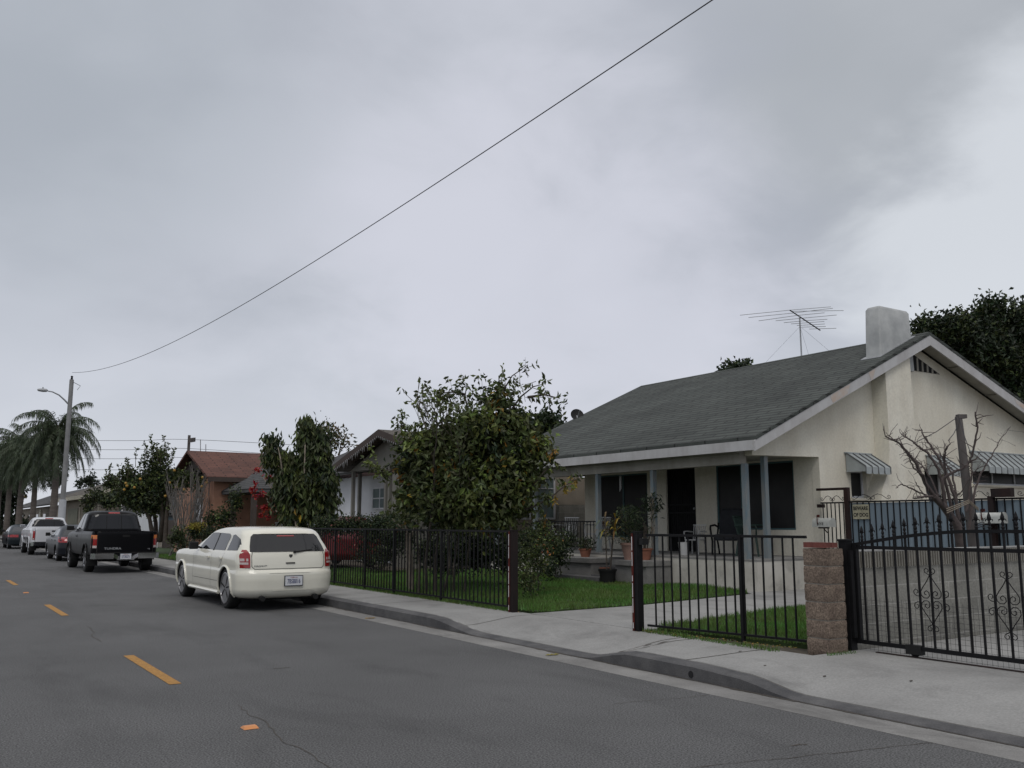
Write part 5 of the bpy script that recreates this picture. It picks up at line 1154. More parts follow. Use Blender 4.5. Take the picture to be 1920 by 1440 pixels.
for (ya,yb) in ((pk.y,lf.y),(pk.y,ry)):
    n_=30
    for i in range(n_):
        y=lerp(ya,yb,(i+.5)/n_); z=pk.z-sl2*abs(y-pk.y)-.10; L=random.choice([.08,.14,.26,.2,.1]); g.add([(GXX-.06,y-.02,z),(GXX-.06,y+.02,z),(GXX-.03,y,z),(GXX-.045,y,z-L)],[(0,1,2),(0,3,1),(1,3,2),(2,3,0)])
M['icicle']=mat('icicle_lights',(.42,.42,.42),.5,.2); H2(g,'icicle_lights','icicle')
# main body
MY0,MY1=27.0,37.6; wx=13.6
g=MB(); g.box(wx,wx+.2,26.2,MY1,.0,3.15); H2(g,'front_wall','wallwhite')
g=MB(); g.box(12.55,12.75,25.1,26.2,0,3.0); g.box(12.76,21,25.1,25.3,0,3.0); H2(g,'front_room_wall','greige')
g=MB(); g.box(wx+.21,21,MY1-.2,MY1,0,3.15); H2(g,'side_wall','wallwhite')
RX,RZ=17.0,4.95; ex,ez=12.95,3.2
g=MB(); g.prism([(ex,MY0,ez),(RX,MY0,RZ),(RX,MY1+.5,RZ),(ex,MY1+.5,ez)],(0,0,.1)); g.prism([(RX,MY0,RZ),(2*RX-ex,MY0,ez),(2*RX-ex,MY1+.5,ez),(RX,MY1+.5,RZ)],(0,0,.1)); H2(g,'roof','greyroof')
g=MB(); g.prism([(wx+.2,MY0+.3,3.0),(2*RX-wx,MY0+.3,3.0),(RX,MY0+.3,RZ-.02)],(0,.18,0)); H2(g,'gable_end','greige')
g=MB(); p=atx(745,808,15); g.box(p.x-.1,p.x+.1,p.y-.1,p.y+.1,p.z-.3,p.z-.02); g.box(p.x-.14,p.x+.14,p.y-.14,p.y+.14,p.z-.02,p.z+.06); H2(g,'roof_vent','ltgrey')
def fwin(parent,X,ya,yb,z0,z1,gl='curtain',nv=1,nh=1,fr='frame'):
    g=MB(); w=.06
    if ya>yb: ya,yb=yb,ya
    g.box(X-.04,X-.003,ya,ya+w,z0,z1); g.box(X-.04,X-.003,yb-w,yb,z0,z1); g.box(X-.04,X-.003,ya+w,yb-w,z1-w,z1); g.box(X-.04,X-.003,ya+w,yb-w,z0,z0+w)
    for i in range(nv): c=ya+(yb-ya)*(i+1)/(nv+1); g.box(X-.035,X-.004,c-.025,c+.025,z0+w,z1-w)
    for i in range(nh): c=z0+(z1-z0)*(i+1)/(nh+1); g.box(X-.033,X-.004,ya+w,yb-w,c-.02,c+.02)
    f=world(g.build('window',fr),parent); g=MB(); g.box(X-.02,X-.004,ya+w,yb-w,z0+w,z1-w); p=g.build('pane',gl); p.parent=f; return f
a=atx(700,914,wx); b=atx(727,955,wx); fwin(h2,wx,a.y,b.y,b.z,a.z,'curtain',1,1)
g=MB(); g.box(12.3,wx-.003,31.2,36.5,.1,1.45); g.box(12.28,wx-.003,31.15,36.52,1.452,1.5); H2(g,'porch_parapet','wallwhite')
# porch bench and barbecue silhouettes
e=empty('porch_bench',(12.9,27.3,.8),'black wrought iron bench with arched back on the grey porch','bench')
g=MB(); g.box(12.7,13.1,26.4,28.6,1.2,1.25); world(g.build('seat','black'),e)
g=MB(); g.tube([(13.1,28.6,1.25),(13.1,28.5,1.65),(13.1,28.0,1.72),(13.1,27.5,1.85),(13.1,27.,1.98),(13.1,26.6,1.9),(13.1,26.4,1.7),(13.1,26.4,1.25)],.03,6)
for i in range(12): y=26.5+i*.17; g.box(13.09,13.11,y,y+.03,1.25,1.66)
world(g.build('backrest','black'),e)
for y in (26.45,28.5):
    for x in (12.72,13.06): g=MB(); g.box(x,x+.04,y,y+.04,.3,1.2); world(g.build('leg','black'),e)
# wall section with white windows seen through the cream porch
e=empty('side_cottage',(15.5,23.9,.1),'grey-beige outbuilding wall with two white framed curtained windows seen through the porch','building')
Xc=13.0; Yc=24.5
g=MB()
pA=aty(955,880,Yc); pB=aty(1100,880,Yc)
g.box(pA.x,pB.x+3,Yc,Yc+.15,.1,3.0); world(g.build('wall','tanwall'),e)
for i,(xa,xb,ya,yb) in enumerate(((962,994,893,974),(1003,1040,893,974))):
    a=aty(xa,ya,Yc); b=aty(xb,yb,Yc); g=MB(); w=.06; x0,x1,z0,z1=a.x,b.x,b.z,a.z
    g.box(x0,x0+w,Yc-.05,Yc-.003,z0,z1); g.box(x1-w,x1,Yc-.05,Yc-.003,z0,z1); g.box(x0+w,x1-w,Yc-.05,Yc-.003,z1-w,z1); g.box(x0+w,x1-w,Yc-.05,Yc-.003,z0,z0+w); c=z0+(z1-z0)*.72; g.box(x0+w,x1-w,Yc-.045,Yc-.004,c-.015,c+.015)
    if i: m_=(x0+x1)/2; g.box(m_-.012,m_+.012,Yc-.044,Yc-.0045,c+.015,z1-w)
    f=world(g.build('window','frame'),e); g=MB(); g.box(x0+w,x1-w,Yc-.02,Yc-.006,z0+w,z1-w); p=g.build('pane','curtain' if i else 'glass'); p.parent=f
g=MB(); a=aty(1046,946,Yc-.3); g.box(a.x,a.x+2.4,Yc-.35,Yc-.2,.1,a.z); tag(g.build('garden_wall','block'),'low grey block garden wall seen through the far end of the porch','wall')

# ------------------------------------------------------------------ peach house with brown roof
DY=41.; h3=empty('peach_house',(11,DY,.1),'peach stucco house with red brown gable roof behind the orange tree','house'); H3=lambda mb,name,mt,**k: world(mb.build(name,mt,**k),h3)
rp=aty(350,848,DY+3.5); RX3=9.9; 
rp=atx(350,849,9.6); evL=Vector((9.6,rp.y+3.6,0)); ev=aty(392,895,rp.y-3.4)
zR=rp.z; yR=rp.y; ye=yR-3.6; ze=atx(392,893,9.9).z; ze=2.95+.25
g=MB(); g.prism([(9.6,yR,zR),(9.6,ye,ze),(19,ye,ze),(19,yR,zR)],(0,0,.1)); g.prism([(9.6,yR,zR),(9.6,yR+3.6,ze),(19,yR+3.6,ze),(19,yR,zR)],(0,0,.1)); H3(g,'roof','brownroof')
g=MB(); g.box(10.0,18.6,ye+.5,ye+.7,.1,ze+.1); g.box(10.0,10.2,ye+.71,yR+3.1,.1,ze+.1); H3(g,'wall','peach')
g=MB(); g.prism([(9.98,ye+.55,ze+.08),(9.98,yR+3.05,ze+.08),(9.98,yR,zR-.05)],(.1,0,0)); H3(g,'gable_end','darkbrown')
g=MB(); g.box(9.62,19,ye-.03,ye-.005,ze-.1,ze+.08); H3(g,'fascia','darkbrown')
fwin(h3,10.0,ye+2.0,ye+3.2,1.2,2.5,'glass')
# its entrance porch with hipped grey roof
py=ye-.0; 
g=MB(); a=(10.6,py-3.2,2.72); 
g.add([(10.3,py-3.4,2.75),(14.6,py-3.4,2.75),(14.6,py+.45,3.0),(10.3,py+.45,2.75),(11.9,py-1.6,3.62),(14.0,py-1.3,3.75),(14.0,py+.45,3.8),(11.9,py+.45,3.7)],[(0,1,5,4),(0,4,7,3),(4,5,6,7),(1,2,6,5)]); g.add([(10.3,py-3.4,2.60),(14.6,py-3.4,2.60),(14.6,py+.45,2.6),(10.3,py+.45,2.60),(10.3,py-3.4,2.749),(14.6,py-3.4,2.749),(14.6,py+.45,2.749),(10.3,py+.45,2.749)],[(0,3,2,1),(0,1,5,4),(1,2,6,5),(2,3,7,6),(3,0,4,7)])
H3(g,'porch_roof','greyroof')
for (x,y) in ((10.5,py-3.2),(10.5,py-.6),(12.2,py-3.2),(14.3,py-3.2)): g=MB(); g.box(x-.09,x+.09,y-.09,y+.09,.1,2.6); H3(g,'porch_post','darkbrown' if x<12 else 'whitewood')
g=MB(); g.box(12.9,13.9,ye+.40,ye+.49,.2,2.3); H3(g,'front_door','dark')

# ------------------------------------------------------------------ houses further up the street
h4=empty('tan_garage',(11.5,74,.1),'tan garage with cream barge boards and greenish door beyond the street lamp','garage'); H4=lambda mb,name,mt,**k: world(mb.build(name,mt,**k),h4)
X4=11.8; a=atx(181,925,X4); y0_=a.y; y1_=atx(100,940,X4).y
y0_=76;y1_=100
g=MB(); g.box(X4,X4+.2,y0_,y1_,.1,3.6); g.box(X4+.21,22,y0_,y0_+.2,.1,3.6); H4(g,'wall','tanwall')
g=MB(); g.prism([(X4-.7,y0_-.6,3.5),(X4+5,y0_-.6,5.6),(X4+5,y1_+.6,5.6),(X4-.7,y1_+.6,3.5)],(0,0,.15)); g.prism([(X4+5,y0_-.6,5.6),(X4+11,y0_-.6,3.5),(X4+11,y1_+.6,3.5),(X4+5,y1_+.6,5.6)],(0,0,.15)); H4(g,'roof','tanroof')
g=MB(); g.box(X4-.74,X4-.70,y0_-.6,y1_+.6,3.35,3.66); g.prism([(X4-.7,y0_-.65,3.66),(X4+5,y0_-.65,5.76),(X4+5,y0_-.65,5.46),(X4-.7,y0_-.65,3.36)],(0,.04,0)); H4(g,'barge_board','creamtrim')
g=MB(); g.prism([(X4,y0_+.02,3.61),(X4+10.2,y0_+.02,3.61),(X4+5,y0_+.02,5.5)],(0,.15,0)); H4(g,'gable_end','tanwall')
for ya,yb in ((79,84),(87,93)): g=MB(); g.box(X4-.05,X4-.003,ya,yb,.15,2.7); H4(g,'garage_door','garage')
for y in (y0_+.3,85.6,94.5): g=MB(); g.box(X4-.08,X4-.003,y-.15,y+.15,.1,3.34); H4(g,'trim_post','creamtrim')
h5=empty('grey_bungalow',(12,112,.1),'low grey bungalow behind the palm trunks far up the street','house'); H5=lambda mb,name,mt,**k: world(mb.build(name,mt,**k),h5)
g=MB(); g.box(12,12.2,103,150,.1,3.2); g.box(12.21,24,103,103.2,.1,3.2); H5(g,'wall','tanwall')
g=MB(); g.prism([(11.3,102.5,3.2),(17,102.5,5.4),(17,151,5.4),(11.3,151,3.2)],(0,0,.15)); g.prism([(17,102.5,5.4),(23,102.5,3.2),(23,151,3.2),(17,151,5.4)],(0,0,.15)); H5(g,'roof','greyroof')
for y in (106,112,119,127,137): g=MB(); g.box(11.95,11.997,y,y+2.2,1.0,2.4); H5(g,'window','glass')
g=MB(); g.box(11.85,11.997,116,117.2,.1,2.9); H5(g,'trim_post','creamtrim')
h6=empty('blue_gable_shed',(15,58,.1),'small blue grey gabled outbuilding with white rake boards peeking over the dark hedge','outbuilding'); H6=lambda mb,name,mt,**k: world(mb.build(name,mt,**k),h6)
M['bluegrey']=mat('blue_grey_siding',(.10,.13,.15),.8,.15)
pk6=atx(228,903,13.2); w6=2.3; s6=1.05
g=MB(); g.box(13.2,13.35,pk6.y-w6,pk6.y+w6,.1,pk6.z-w6*s6+.1) ; g.prism([(13.2,pk6.y-w6+.02,pk6.z-w6*s6),(13.2,pk6.y+w6-.02,pk6.z-w6*s6),(13.2,pk6.y,pk6.z-.06)],(.1,0,0)); g.box(13.36,19,pk6.y-w6,pk6.y-w6+.15,.1,pk6.z-w6*s6); H6(g,'wall','bluegrey')
g=MB()
for s in (-1,1): g.prism([(13.0,pk6.y,pk6.z),(13.0,pk6.y+s*w6*1.1,pk6.z-w6*1.1*s6),(19,pk6.y+s*w6*1.1,pk6.z-w6*1.1*s6),(19,pk6.y,pk6.z)],(0,0,.08))
H6(g,'roof','greyroof')
g=MB()
for s in (-1,1): g.bar((12.97,pk6.y,pk6.z+.0),(12.97,pk6.y+s*w6*1.1,pk6.z-w6*1.1*s6),.05,.22)
H6(g,'rake_board','whitewood')
a=atx(264,963,10.5);b=atx(293,985,10.5); g=MB(); g.box(10.5,10.62,b.y,a.y+1,.1,a.z); tag(g.build('white_wall','wallwhite'),'white painted garden wall seen above the black pickup bed','wall')
g=MB(); g.box(10.9,11.0,a.y-12,a.y-4,.1,1.55)
y=a.y-12
while y<a.y-4: g.box(10.88,10.9,y,y+.13,.1,1.6); y+=.16
tag(g.build('board_fence','darkbrown'),'weathered brown board fence behind the orange tree trunks','fence')

# ------------------------------------------------------------------ street lamp pole, distant utility pole and wires
pt=Vector((6.85,56.6,9.75)); e=empty('street_lamp_pole',(6.85,56.6,.15),'tall grey street lamp pole with white painted foot beside the palms','street lamp')
g=MB(); g.tube([(6.85,56.6,.1),(6.85,56.6,9.55)],[.145,.115],14); world(g.build('pole','steelpole',smooth=True,ang=60),e)
g=MB(); g.tube([(6.85,56.6,.16),(6.85,56.6,2.75)],[.20,.19],14); world(g.build('painted_foot','poleband',smooth=True,ang=60),e)
g=MB(); g.lathe([(.02,0),(.07,.03),(.05,.12),(.07,.18),(.03,.22)],(6.85,56.6,9.55),'z',10); g.tube([(6.85,56.6,9.45),(7.3,56.4,9.2),(7.15,56.4,8.95)],.015,5); world(g.build('insulator','black'),e)
ah=atd(125,764,50.9).z; g=MB()
g.tube([(6.85,56.6,8.05),(6.55,56.55,8.35),(6.25,56.5,8.6),(5.9,56.45,8.75),(5.6,56.4,8.78)],[.05,.045,.04,.035,.03],8); world(g.build('lamp_arm','ltgrey'),e)
g=MB(); g.lathe([(.02,-.38),(.10,-.3),(.14,0),(.12,.25),(.04,.34)],(0,0,0),'x',12); g.lathe([(.03,.0),(.05,.06),(.03,.12)],(.0,0,.12),'z',8)
g.v=[(x*.75+5.4,y*.75+56.4,z*.75+8.8) for x,y,z in g.v]; world(g.build('lamp_head','ltgrey',smooth=True),e)
# overhead wire from this pole towards a pole behind the camera
import numpy as np
W=[(133,705),(180,692),(230,677),(300,650),(370,618),(440,582),(520,537),(600,488),(700,424),(800,356),(900,287),(1000,217),(1127,130),(1240,64),(1350,0)]
A0=Vector((6.85,56.6,0)); B0=Vector((9.9,9.0,0)); nrm=Vector((-(B0-A0).y,(B0-A0).x,0)).normalized()
def onplane(x,y): d=ray(x,y); t_=nrm.dot(A0)/nrm.dot(d); return Vector((d.x*t_,d.y*t_,EYE+d.z*t_))
P_=[onplane(*w_) for w_ in W]
_s=np.array([(p.xy-A0.xy).length for p in P_]); _c=np.polyfit(_s,np.array([p.z for p in P_]),3,w=1/(10+np.abs(60-_s)))
DD=(B0-A0).normalized(); P_=[Vector((A0.x+DD.x*q,A0.y+DD.y*q,float(np.polyval(_c,q)))) for q in np.linspace(0,_s[-1],24)]
q=_s[-1]+14; P_.append(Vector((A0.x+DD.x*q,A0.y+DD.y*q,float(np.polyval(_c,q)))))
g=MB(); 
def cr_spline(P_,n=10):
    out=[]
    for i in range(len(P_)-1):
        p0=P_[max(0,i-1)];p1=P_[i];p2=P_[i+1];p3=P_[min(len(P_)-1,i+2)]
        for k in range(n): t_=k/n; out.append(.5*((2*p1)+(p2-p0)*t_+(2*p0-5*p1+4*p2-p3)*t_*t_+(3*p1-p0-3*p2+p3)*t_**3))
    return out+[P_[-1]]
Q=cr_spline(P_,6); g.tube(Q,.0105,6); tag(g.build('overhead_wire','wire',smooth=True,fix=False),'long thin black overhead wire sagging from the street lamp pole across the sky','wire')
if 0: print([tuple(round(c,2) for c in p) for p in WP])
e=empty('utility_pole',atd(355,900,95),'dark wooden utility pole rising behind the peach house roof','utility pole')
a=atd(355,816,95); b=Vector((a.x,a.y,0)); e.location=b
g=MB(); g.tube([b,a],[.18,.14],10); world(g.build('pole','wood'),e)
g=MB(); 
for dz,w_ in ((-.5,1.),(-2.6,.9)): g.obox(a+_rt*.35+Vector((0,0,dz)),_rt*.12,_fw*.6,Vector((0,0,.22)))
world(g.build('crossarm','wood'),e)
for lx,ly,rx_,ry_,lab in ((180,825,620,838,'upper distant power line left of the peach house roof'),(170,842,600,858,'second distant power line near the utility pole'),(165,859,560,872,'third distant power line crossing behind the citrus tree'),(150,880,330,881,'lowest distant power line above the far roofs')):
    p=[atd(lx-190,ly-1,97),atd(lx,ly+1,97),atd((lx+355)/2,(ly+a_ if 0 else ly)+1,96),atd(355,ly-1,95.5),atd(rx_,ry_,88)] if ly<875 else [atd(lx-150,ly,97),atd(lx+60,ly+1,97),atd(rx_,ry_,97)]
    g=MB(); g.tube(cr_spline(p,4),.02,4); tag(g.build('power_line','wire',fix=False),lab,'wire')
for x_,y0_,y1_ in ((376,824,850),(386,833,850)):
    a=atd(x_,y0_,44); b=atd(x_,y1_+3,44); g=MB(); g.tube([b,a],.02,5); g.lathe([(.05,0),(.05,.02)],b,'z',8); tag(g.build('roof_rod','ltgrey'),'thin metal vent rod on the brown roof, '+('taller' if y0_<830 else 'shorter')+' of the two','vent pipe')

# ------------------------------------------------------------------ trees further away
# avocado-like tree with drooping leaf columns
d=26.; base=atz(560,1010+60,.15); b=atd(560,1000,d); b.z=.15
g=MB(); gl=MB(); tips=[]
for pix in ([(566,1060),(560,1000),(545,950),(520,880),(508,830)],[(572,1060),(575,1000),(570,920),(572,840),(574,790)],[(580,1060),(590,1000),(600,940),(618,930),(628,890)],[(560,1060),(550,980),(535,930),(526,860),(517,820)],[(575,1060),(580,980),(590,900),(600,830),(603,800)],[(560,1055),(540,1000),(530,950)],[(590,1055),(610,970),(624,935)]):
    P_=[atd(x,y,d+random.uniform(-.5,.5)) for x,y in pix]; n=len(P_); g.tube(P_,[lerp(.045,.010,i/(n-1)) for i in range(n)],7)
cols=[(508,850,6,30,.35),(517,830,5,14,.12),(548,880,20,40,1.0),(574,825,11,44,.9),(599,845,12,48,.9),(560,900,38,48,2.4),(590,900,34,48,2),(535,900,16,34,.6),(615,890,14,36,.5),(574,795,5,16,.2),(601,806,5,13,.12),(508,826,5,14,.12),(540,860,9,28,.3),(585,945,30,36,1.2),(555,960,28,32,1.),(618,930,9,16,.25),(610,955,20,26,.5),(528,930,16,28,.4)]
blob_leaves(gl,[(atd(x,y,d),px(rx,d),px(rx,d),px(ry,d),w) for x,y,rx,ry,w in cols],10500,.23,.09,1.5,((0,.55),(1,.34),(2,.08),(3,.03)),20,.12,.3)
finish_tree('drooping_leaf_tree',b,g,'barklt',gl,['lf_main','lf_dark','lf_light','lf_yel'],'tree of drooping dark leaf columns behind the cream wagon','tree')
# red bougainvillea
d=27.; b=atd(545,1000,d);b.z=.15
shrub('red_flowering_bush',b,[bb(545,940,26,40,d,1.),bb(535,960,24,30,d,1.),bb(560,985,28,20,d,.8)],1500,.10,.05,['lf_main','lf_red','lf_dark'],((0,.6),(1,.07),(2,.33)),'bush with bright red blossom clusters in front of the peach house porch')
g=MB()
for x,y,w in [(514,864,8),(483,882,6),(505,896,9),(478,906,4),(475,918,7),(480,930,6),(498,952,13),(512,950,8),(523,862,6),(493,925,5),(490,965,5),(503,970,4)]:
    for k in range(w*7): 
        c=atd(x+random.gauss(0,w*.45),y+random.gauss(0,2.5),27.4); add_leaf(g,c,rdir(),.07,.06)
gt=MB()
for k in range(9): gt.tube([atd(540+random.uniform(-15,15),1000,27.2),atd(520+random.uniform(-20,20),940,27.3),atd(480+k*5,870+random.uniform(0,70),27.4)],[.03,.015,.006],5)
b=atd(520,1000,27.2); b.z=.15; finish_tree('bougainvillea',b,gt,'barklt',g,['lf_red'],'spindly bougainvillea with scattered scarlet flower heads over the grey porch roof','plant')
shrub('porch_shrub',atd(430,1000,34)*1.0,[bb(420,970,26,26,34,1.),bb(440,940,16,34,34,.8),bb(395,975,16,20,34,.5)],1500,.13,.06,['lf_dark','lf_main','lf_light'],((0,.6),(1,.35),(2,.05)),'dark green shrub growing before the peach house porch')
shrub('clipped_hedge',atd(375,1010,33.5)*1.,[bb(372,1000,24,15,33.5,1.),bb(395,1000,20,18,33.,1.),bb(365,992,18,9,33.5,.5),bb(430,1005,26,20,32,.8)],2600,.09,.05,['lf_dark','lf_main'],((0,.7),(1,.3)),'low clipped dark hedge with golden top behind the front of the cream wagon','hedge',stems=4)
g=MB(); blob_leaves(g,[bb(370,988,20,5,33.3,1.)],420,.09,.05,-.3,((0,1.),),8,.06); tag(g.build('golden_hedge_top','lf_gold',fix=False),'golden yellow new growth along the top of the low clipped hedge','hedge')
# orange tree, upright citrus and bare grey shrub
d=38.; b=atd(310,1010,d);b.z=.15
g=MB(); gl=MB()
for pix in ([(292,1015),(292,980),(285,940),(280,900)],[(300,1015),(305,970),(300,920),(290,860),(287,835)],[(310,1015),(312,970),(315,930),(320,880)],[(288,1015),(280,970),(262,940),(250,900)]):
    P_=[atd(x,y,d+random.uniform(-.5,.5)) for x,y in pix]; g.tube(P_,[lerp(.11,.03,i/3) for i in range(len(P_))][:len(P_)],6)
cols=[(262,915,40,34,2.4),(300,900,36,30,2),(285,945,48,20,2),(240,925,28,30,1.4),(320,905,26,24,1),(300,860,16,26,.7),(285,870,12,24,.4),(345,900,22,18,.7),(375,905,18,14,.5),(240,890,12,14,.3)]
blob_leaves(gl,[(atd(x,y,d),px(rx,d),px(rx,d),px(ry,d),w) for x,y,rx,ry,w in cols],8000,.16,.09,.2,((0,.5),(1,.45),(2,.05)),8,.16,.35)
for (x,y) in [(287,832),(285,848),(276,845),(296,850),(308,838),(312,850),(300,860),(254,862),(262,870),(250,876),(268,860),(320,856),(204,888),(215,885),(225,892),(196,893),(238,882)]:
    sprig(gl,g,atd(x,y+14,d-.5),(random.gauss(0,.15),0,1),.75,22,.14,.07,0,.015,-.2)
gf=MB(); FR=[]
for x,y in [(327,882),(322,896),(318,905),(320,888),(238,911),(258,906),(252,914),(246,920),(236,906),(300,918),(330,914),(386,893),(380,895),(394,901),(388,905),(400,903),(310,930),(271,925),(263,898),(262,920),(233,918),(285,890),(378,912),(367,908),(345,918),(300,900)]:
    FR.append(atd(x,y,d-1.5-random.random()*.3))
e=finish_tree('orange_tree',b,g,'bark',gl,['lf_main','lf_dark','lf_light'],'dense dark orange tree hung with small yellow orange fruit','tree')
gf.lathe([(.001,-.055),(.042,-.04),(.058,0),(.042,.04),(.001,.055)],(0,0,0),'z',8); f0=gf.build('fruit','fruit',smooth=True)
FR=FR[::2]
for i,c in enumerate(FR):
    f=f0 if i==0 else f0.copy()
    if i: COL.objects.link(f)
    world(f,e); f.location=c
d=36.; b=atd(340,1020,d); b.z=.15; g=MB(); M['greytwig']=mat('grey_lichen_twigs',(.17,.155,.14),.9,.4,8)
for k in range(14):
    p=b+Vector((random.gauss(0,.2),random.gauss(0,.2),0)); t_=atd(310+k*6+random.uniform(-8,8),900+random.uniform(0,40),d); branches(g,p,(t_-p).normalized(),(t_-p).length*.55,.03,3,.35,.3,None,4,(2,3),.6)
for k in range(5): p=b+Vector((random.gauss(.5,.3),0,0)); branches(g,p,Vector((.5,.1,1)),1.6,.035,3,.35,.3,None,4,(2,3),.62)
finish_tree('bare_grey_shrub',b,g,'greytwig',None,None,'tangled bare grey shrub standing before the orange tree','shrub')
shrub('round_shrub',atz(335,1030,.2),[bb(330,1010,16,20,31,1.),bb(336,1000,12,18,31,.7),bb(345,1020,8,12,31,.3)],900,.10,.05,['lf_main','lf_dark'],((0,.6),(1,.4)),'small loose green shrub on the lawn right of the black pickup')
shrub('clipped_evergreen',atd(215,960,58)*1.,[bb(218,935,30,18,58,1.),bb(255,940,24,20,57,1.),bb(200,940,16,14,58,.4)],2600,.2,.12,['lf_dark','lf_main'],((0,.8),(1,.2)),'dark rounded evergreen hedge left of the orange tree','hedge')
shrub('tall_shrub',atd(190,950,62)*1.,[bb(180,930,24,24,62,1.),bb(208,905,22,18,63,1.),bb(165,945,14,16,62,.4)],1500,.22,.12,['lf_main','lf_dark','lf_far'],((0,.4),(1,.2),(2,.4)),'grey green shrub mass behind the dark evergreen hedge')
# background trees behind the cream house
def far_tree(label,blobs,d,n,L,W,mats,mis=((0,.7),(1,.3)),bx=None,shell=.5,name='broadleaf_tree',spread=.35,tm='bark',tr=.22,clus=12,sprout=0,group=None):
    c=blobs[0]; b=atd(bx or c[0],c[1],d); b.z=.1; g=MB(); gl=MB()
    top=atd(c[0],c[1],d); g.tube([b,b.lerp(top,.5)+rdir()*.2,top],[tr,tr*.8,tr*.5],8)
    for bl_ in blobs: t_=atd(bl_[0],bl_[1],d); g.tube([b.lerp(top,.45),b.lerp(top,.45).lerp(t_,.5)+rdir()*.3,t_],[tr*.5,tr*.3,tr*.1],6)
    blob_leaves(gl,[(atd(x,y,d+random.uniform(-1,1)),px(rx,d),px(rx,d),px(ry,d),rx*ry/1000) for x,y,rx,ry in blobs],n,L,W,.2,mis,clus,spread,shell)
    return finish_tree(name,b,g,tm,gl,mats,label,'tree',group)
far_tree('large dense dark tree behind the chimney and the right side of the cream house',[(1830,700,80,60),(1760,640,42,34),(1735,615,26,22),(1790,610,26,22),(1860,600,36,34),(1860,575,20,18),(1900,640,44,50),(1915,720,50,60),(1790,680,60,50),(1950,600,50,50),(1845,640,50,40),(1880,680,50,50),(1800,600,16,14),(1730,650,20,26),(1980,700,60,90),(1900,790,60,60),(1830,625,34,30),(1912,590,26,22)],32,44000,.19,.105,['lf_dark','lf_main','lf_far'],((0,.45),(1,.4),(2,.15)),spread=.2,shell=.5,clus=34)
far_tree('tree tops just showing above the cream house ridge left of the antenna',[(1380,690,12,10),(1395,688,18,12),(1360,700,14,9),(1370,698,30,12)],40,1300,.24,.12,['lf_dark','lf_main'],spread=.12)
far_tree('dark green tree behind the left end of the cream house roof',[(1025,800,28,26),(1045,800,14,16),(1000,820,30,30),(980,800,20,20)],34,2600,.24,.13,['lf_dark','lf_main'],spread=.18)
far_tree('sparse brownish tree rising behind the grey roof of the gabled house',[(615,815,24,16),(640,828,14,9),(600,830,24,18),(585,815,12,10)],48,1100,.28,.10,['lf_far','lf_main','lf_brom'],((0,.4),(1,.2),(2,.4)),spread=.3)
far_tree('broad dark yellowish tree at the left edge behind the palms',[(10,900,34,44),(0,930,40,40),(25,920,16,24),(-20,870,40,40)],95,3000,.55,.3,['lf_dark','lf_far','lf_yel'],((0,.5),(1,.42),(2,.08)),spread=.5)
far_tree('small distant tree seen between the palm trunks and the lamp pole',[(105,900,10,12),(112,892,7,8)],120,420,.5,.28,['lf_far','lf_dark'],spread=.35)
far_tree('distant conifer-like tree above the tan garage roof',[(172,895,4,14),(172,905,14,8),(150,905,10,6),(160,900,6,7)],130,500,.5,.26,['lf_far','lf_dark'],spread=.3)
tag(shrub('far_hedge',(6.6,100,.1),[(Vector((8.5,110,1.2)),2.5,9,1.3,1.),(Vector((8.5,95,1.0)),1.2,5,1.,.6)],1800,.35,.2,['lf_dark','lf_far'],((0,.6),(1,.4)),'dark hedge far up the street at the palm feet','hedge'))

# ------------------------------------------------------------------ queen palms
def palm_parts(h=7.0,seed=3,nf=66,fl=3.5):
    random.seed(seed); g=MB(); n=24; pts=[];rs=[]
    for i in range(n+1): z=h*i/n; pts.append((math.sin(i*.15)*.05,0,z)); rs.append(lerp(.27,.17,i/n)+(.012 if i%2 else 0))
    g.tube(pts,rs,12)
    gs=MB(); top=Vector(pts[-1])
    gs.tube([top-Vector((0,0,.2)),top+Vector((0,0,.5)),top+Vector((0,0,1.1))],[.17,.2,.08],10)
    gl=MB()
    for k in range(nf):
        az=k*2.39996+random.uniform(-.2,.2); el=lerp(1.35,-1.05,(k/nf)**.85)+random.uniform(-.12,.12); L=fl*random.uniform(.85,1.1)
        d=Vector((math.cos(az)*math.cos(el),math.sin(az)*math.cos(el),math.sin(el))); p=top+Vector((0,0,.7)); P_=[p.copy()]; m=14
        for i in range(m): d=(d+Vector((0,0,-.12-.09*(i/m)))).normalized(); p=p+d*L/m; P_.append(p.copy())
        gl.tube(P_,[lerp(.035,.006,i/m) for i in range(m+1)],4,0)
        for i in range(3,m+1):
            t_=(P_[i]-P_[i-1]).normalized(); s=t_.cross(Vector((0,0,1))); s=s.normalized() if s.length>.05 else Vector((1,0,0))
            for q in range(5):
                c=P_[i-1].lerp(P_[i],q/5)
                for sg_ in (-1,1):
                    l_=lerp(.95,.5,i/m)*random.uniform(.8,1.15); dd=(s*sg_*random.uniform(.3,.8)+t_*.45+Vector((0,0,random.uniform(-1.5,.1)))).normalized(); m_=c+dd*l_*.5; e_=m_+(dd+Vector((0,0,-2.))).normalized()*l_*.5; wv=t_*.02
                    gl.add([c-wv,c+wv,m_+wv,e_,m_-wv],[(0,1,2,4),(4,2,3)],0)
    random.seed(seed+50); return g,gs,gl
g,gs,gl=palm_parts()
PG='queen palms in a row at the kerb'
p0=empty('palm_tree',(8.0,71,.15),'nearest palm with the tallest crown and a thick ringed trunk beside the lamp pole','palm tree',PG)
M['palmtrunk']=mat('ringed_palm_trunk',(.15,.13,.11),.95,.35,1.2,streak=5.,col2=(.085,.07,.065)); M['palmsheath']=mat('palm_boot_fibres',(.13,.09,.05),.95,.4,4)
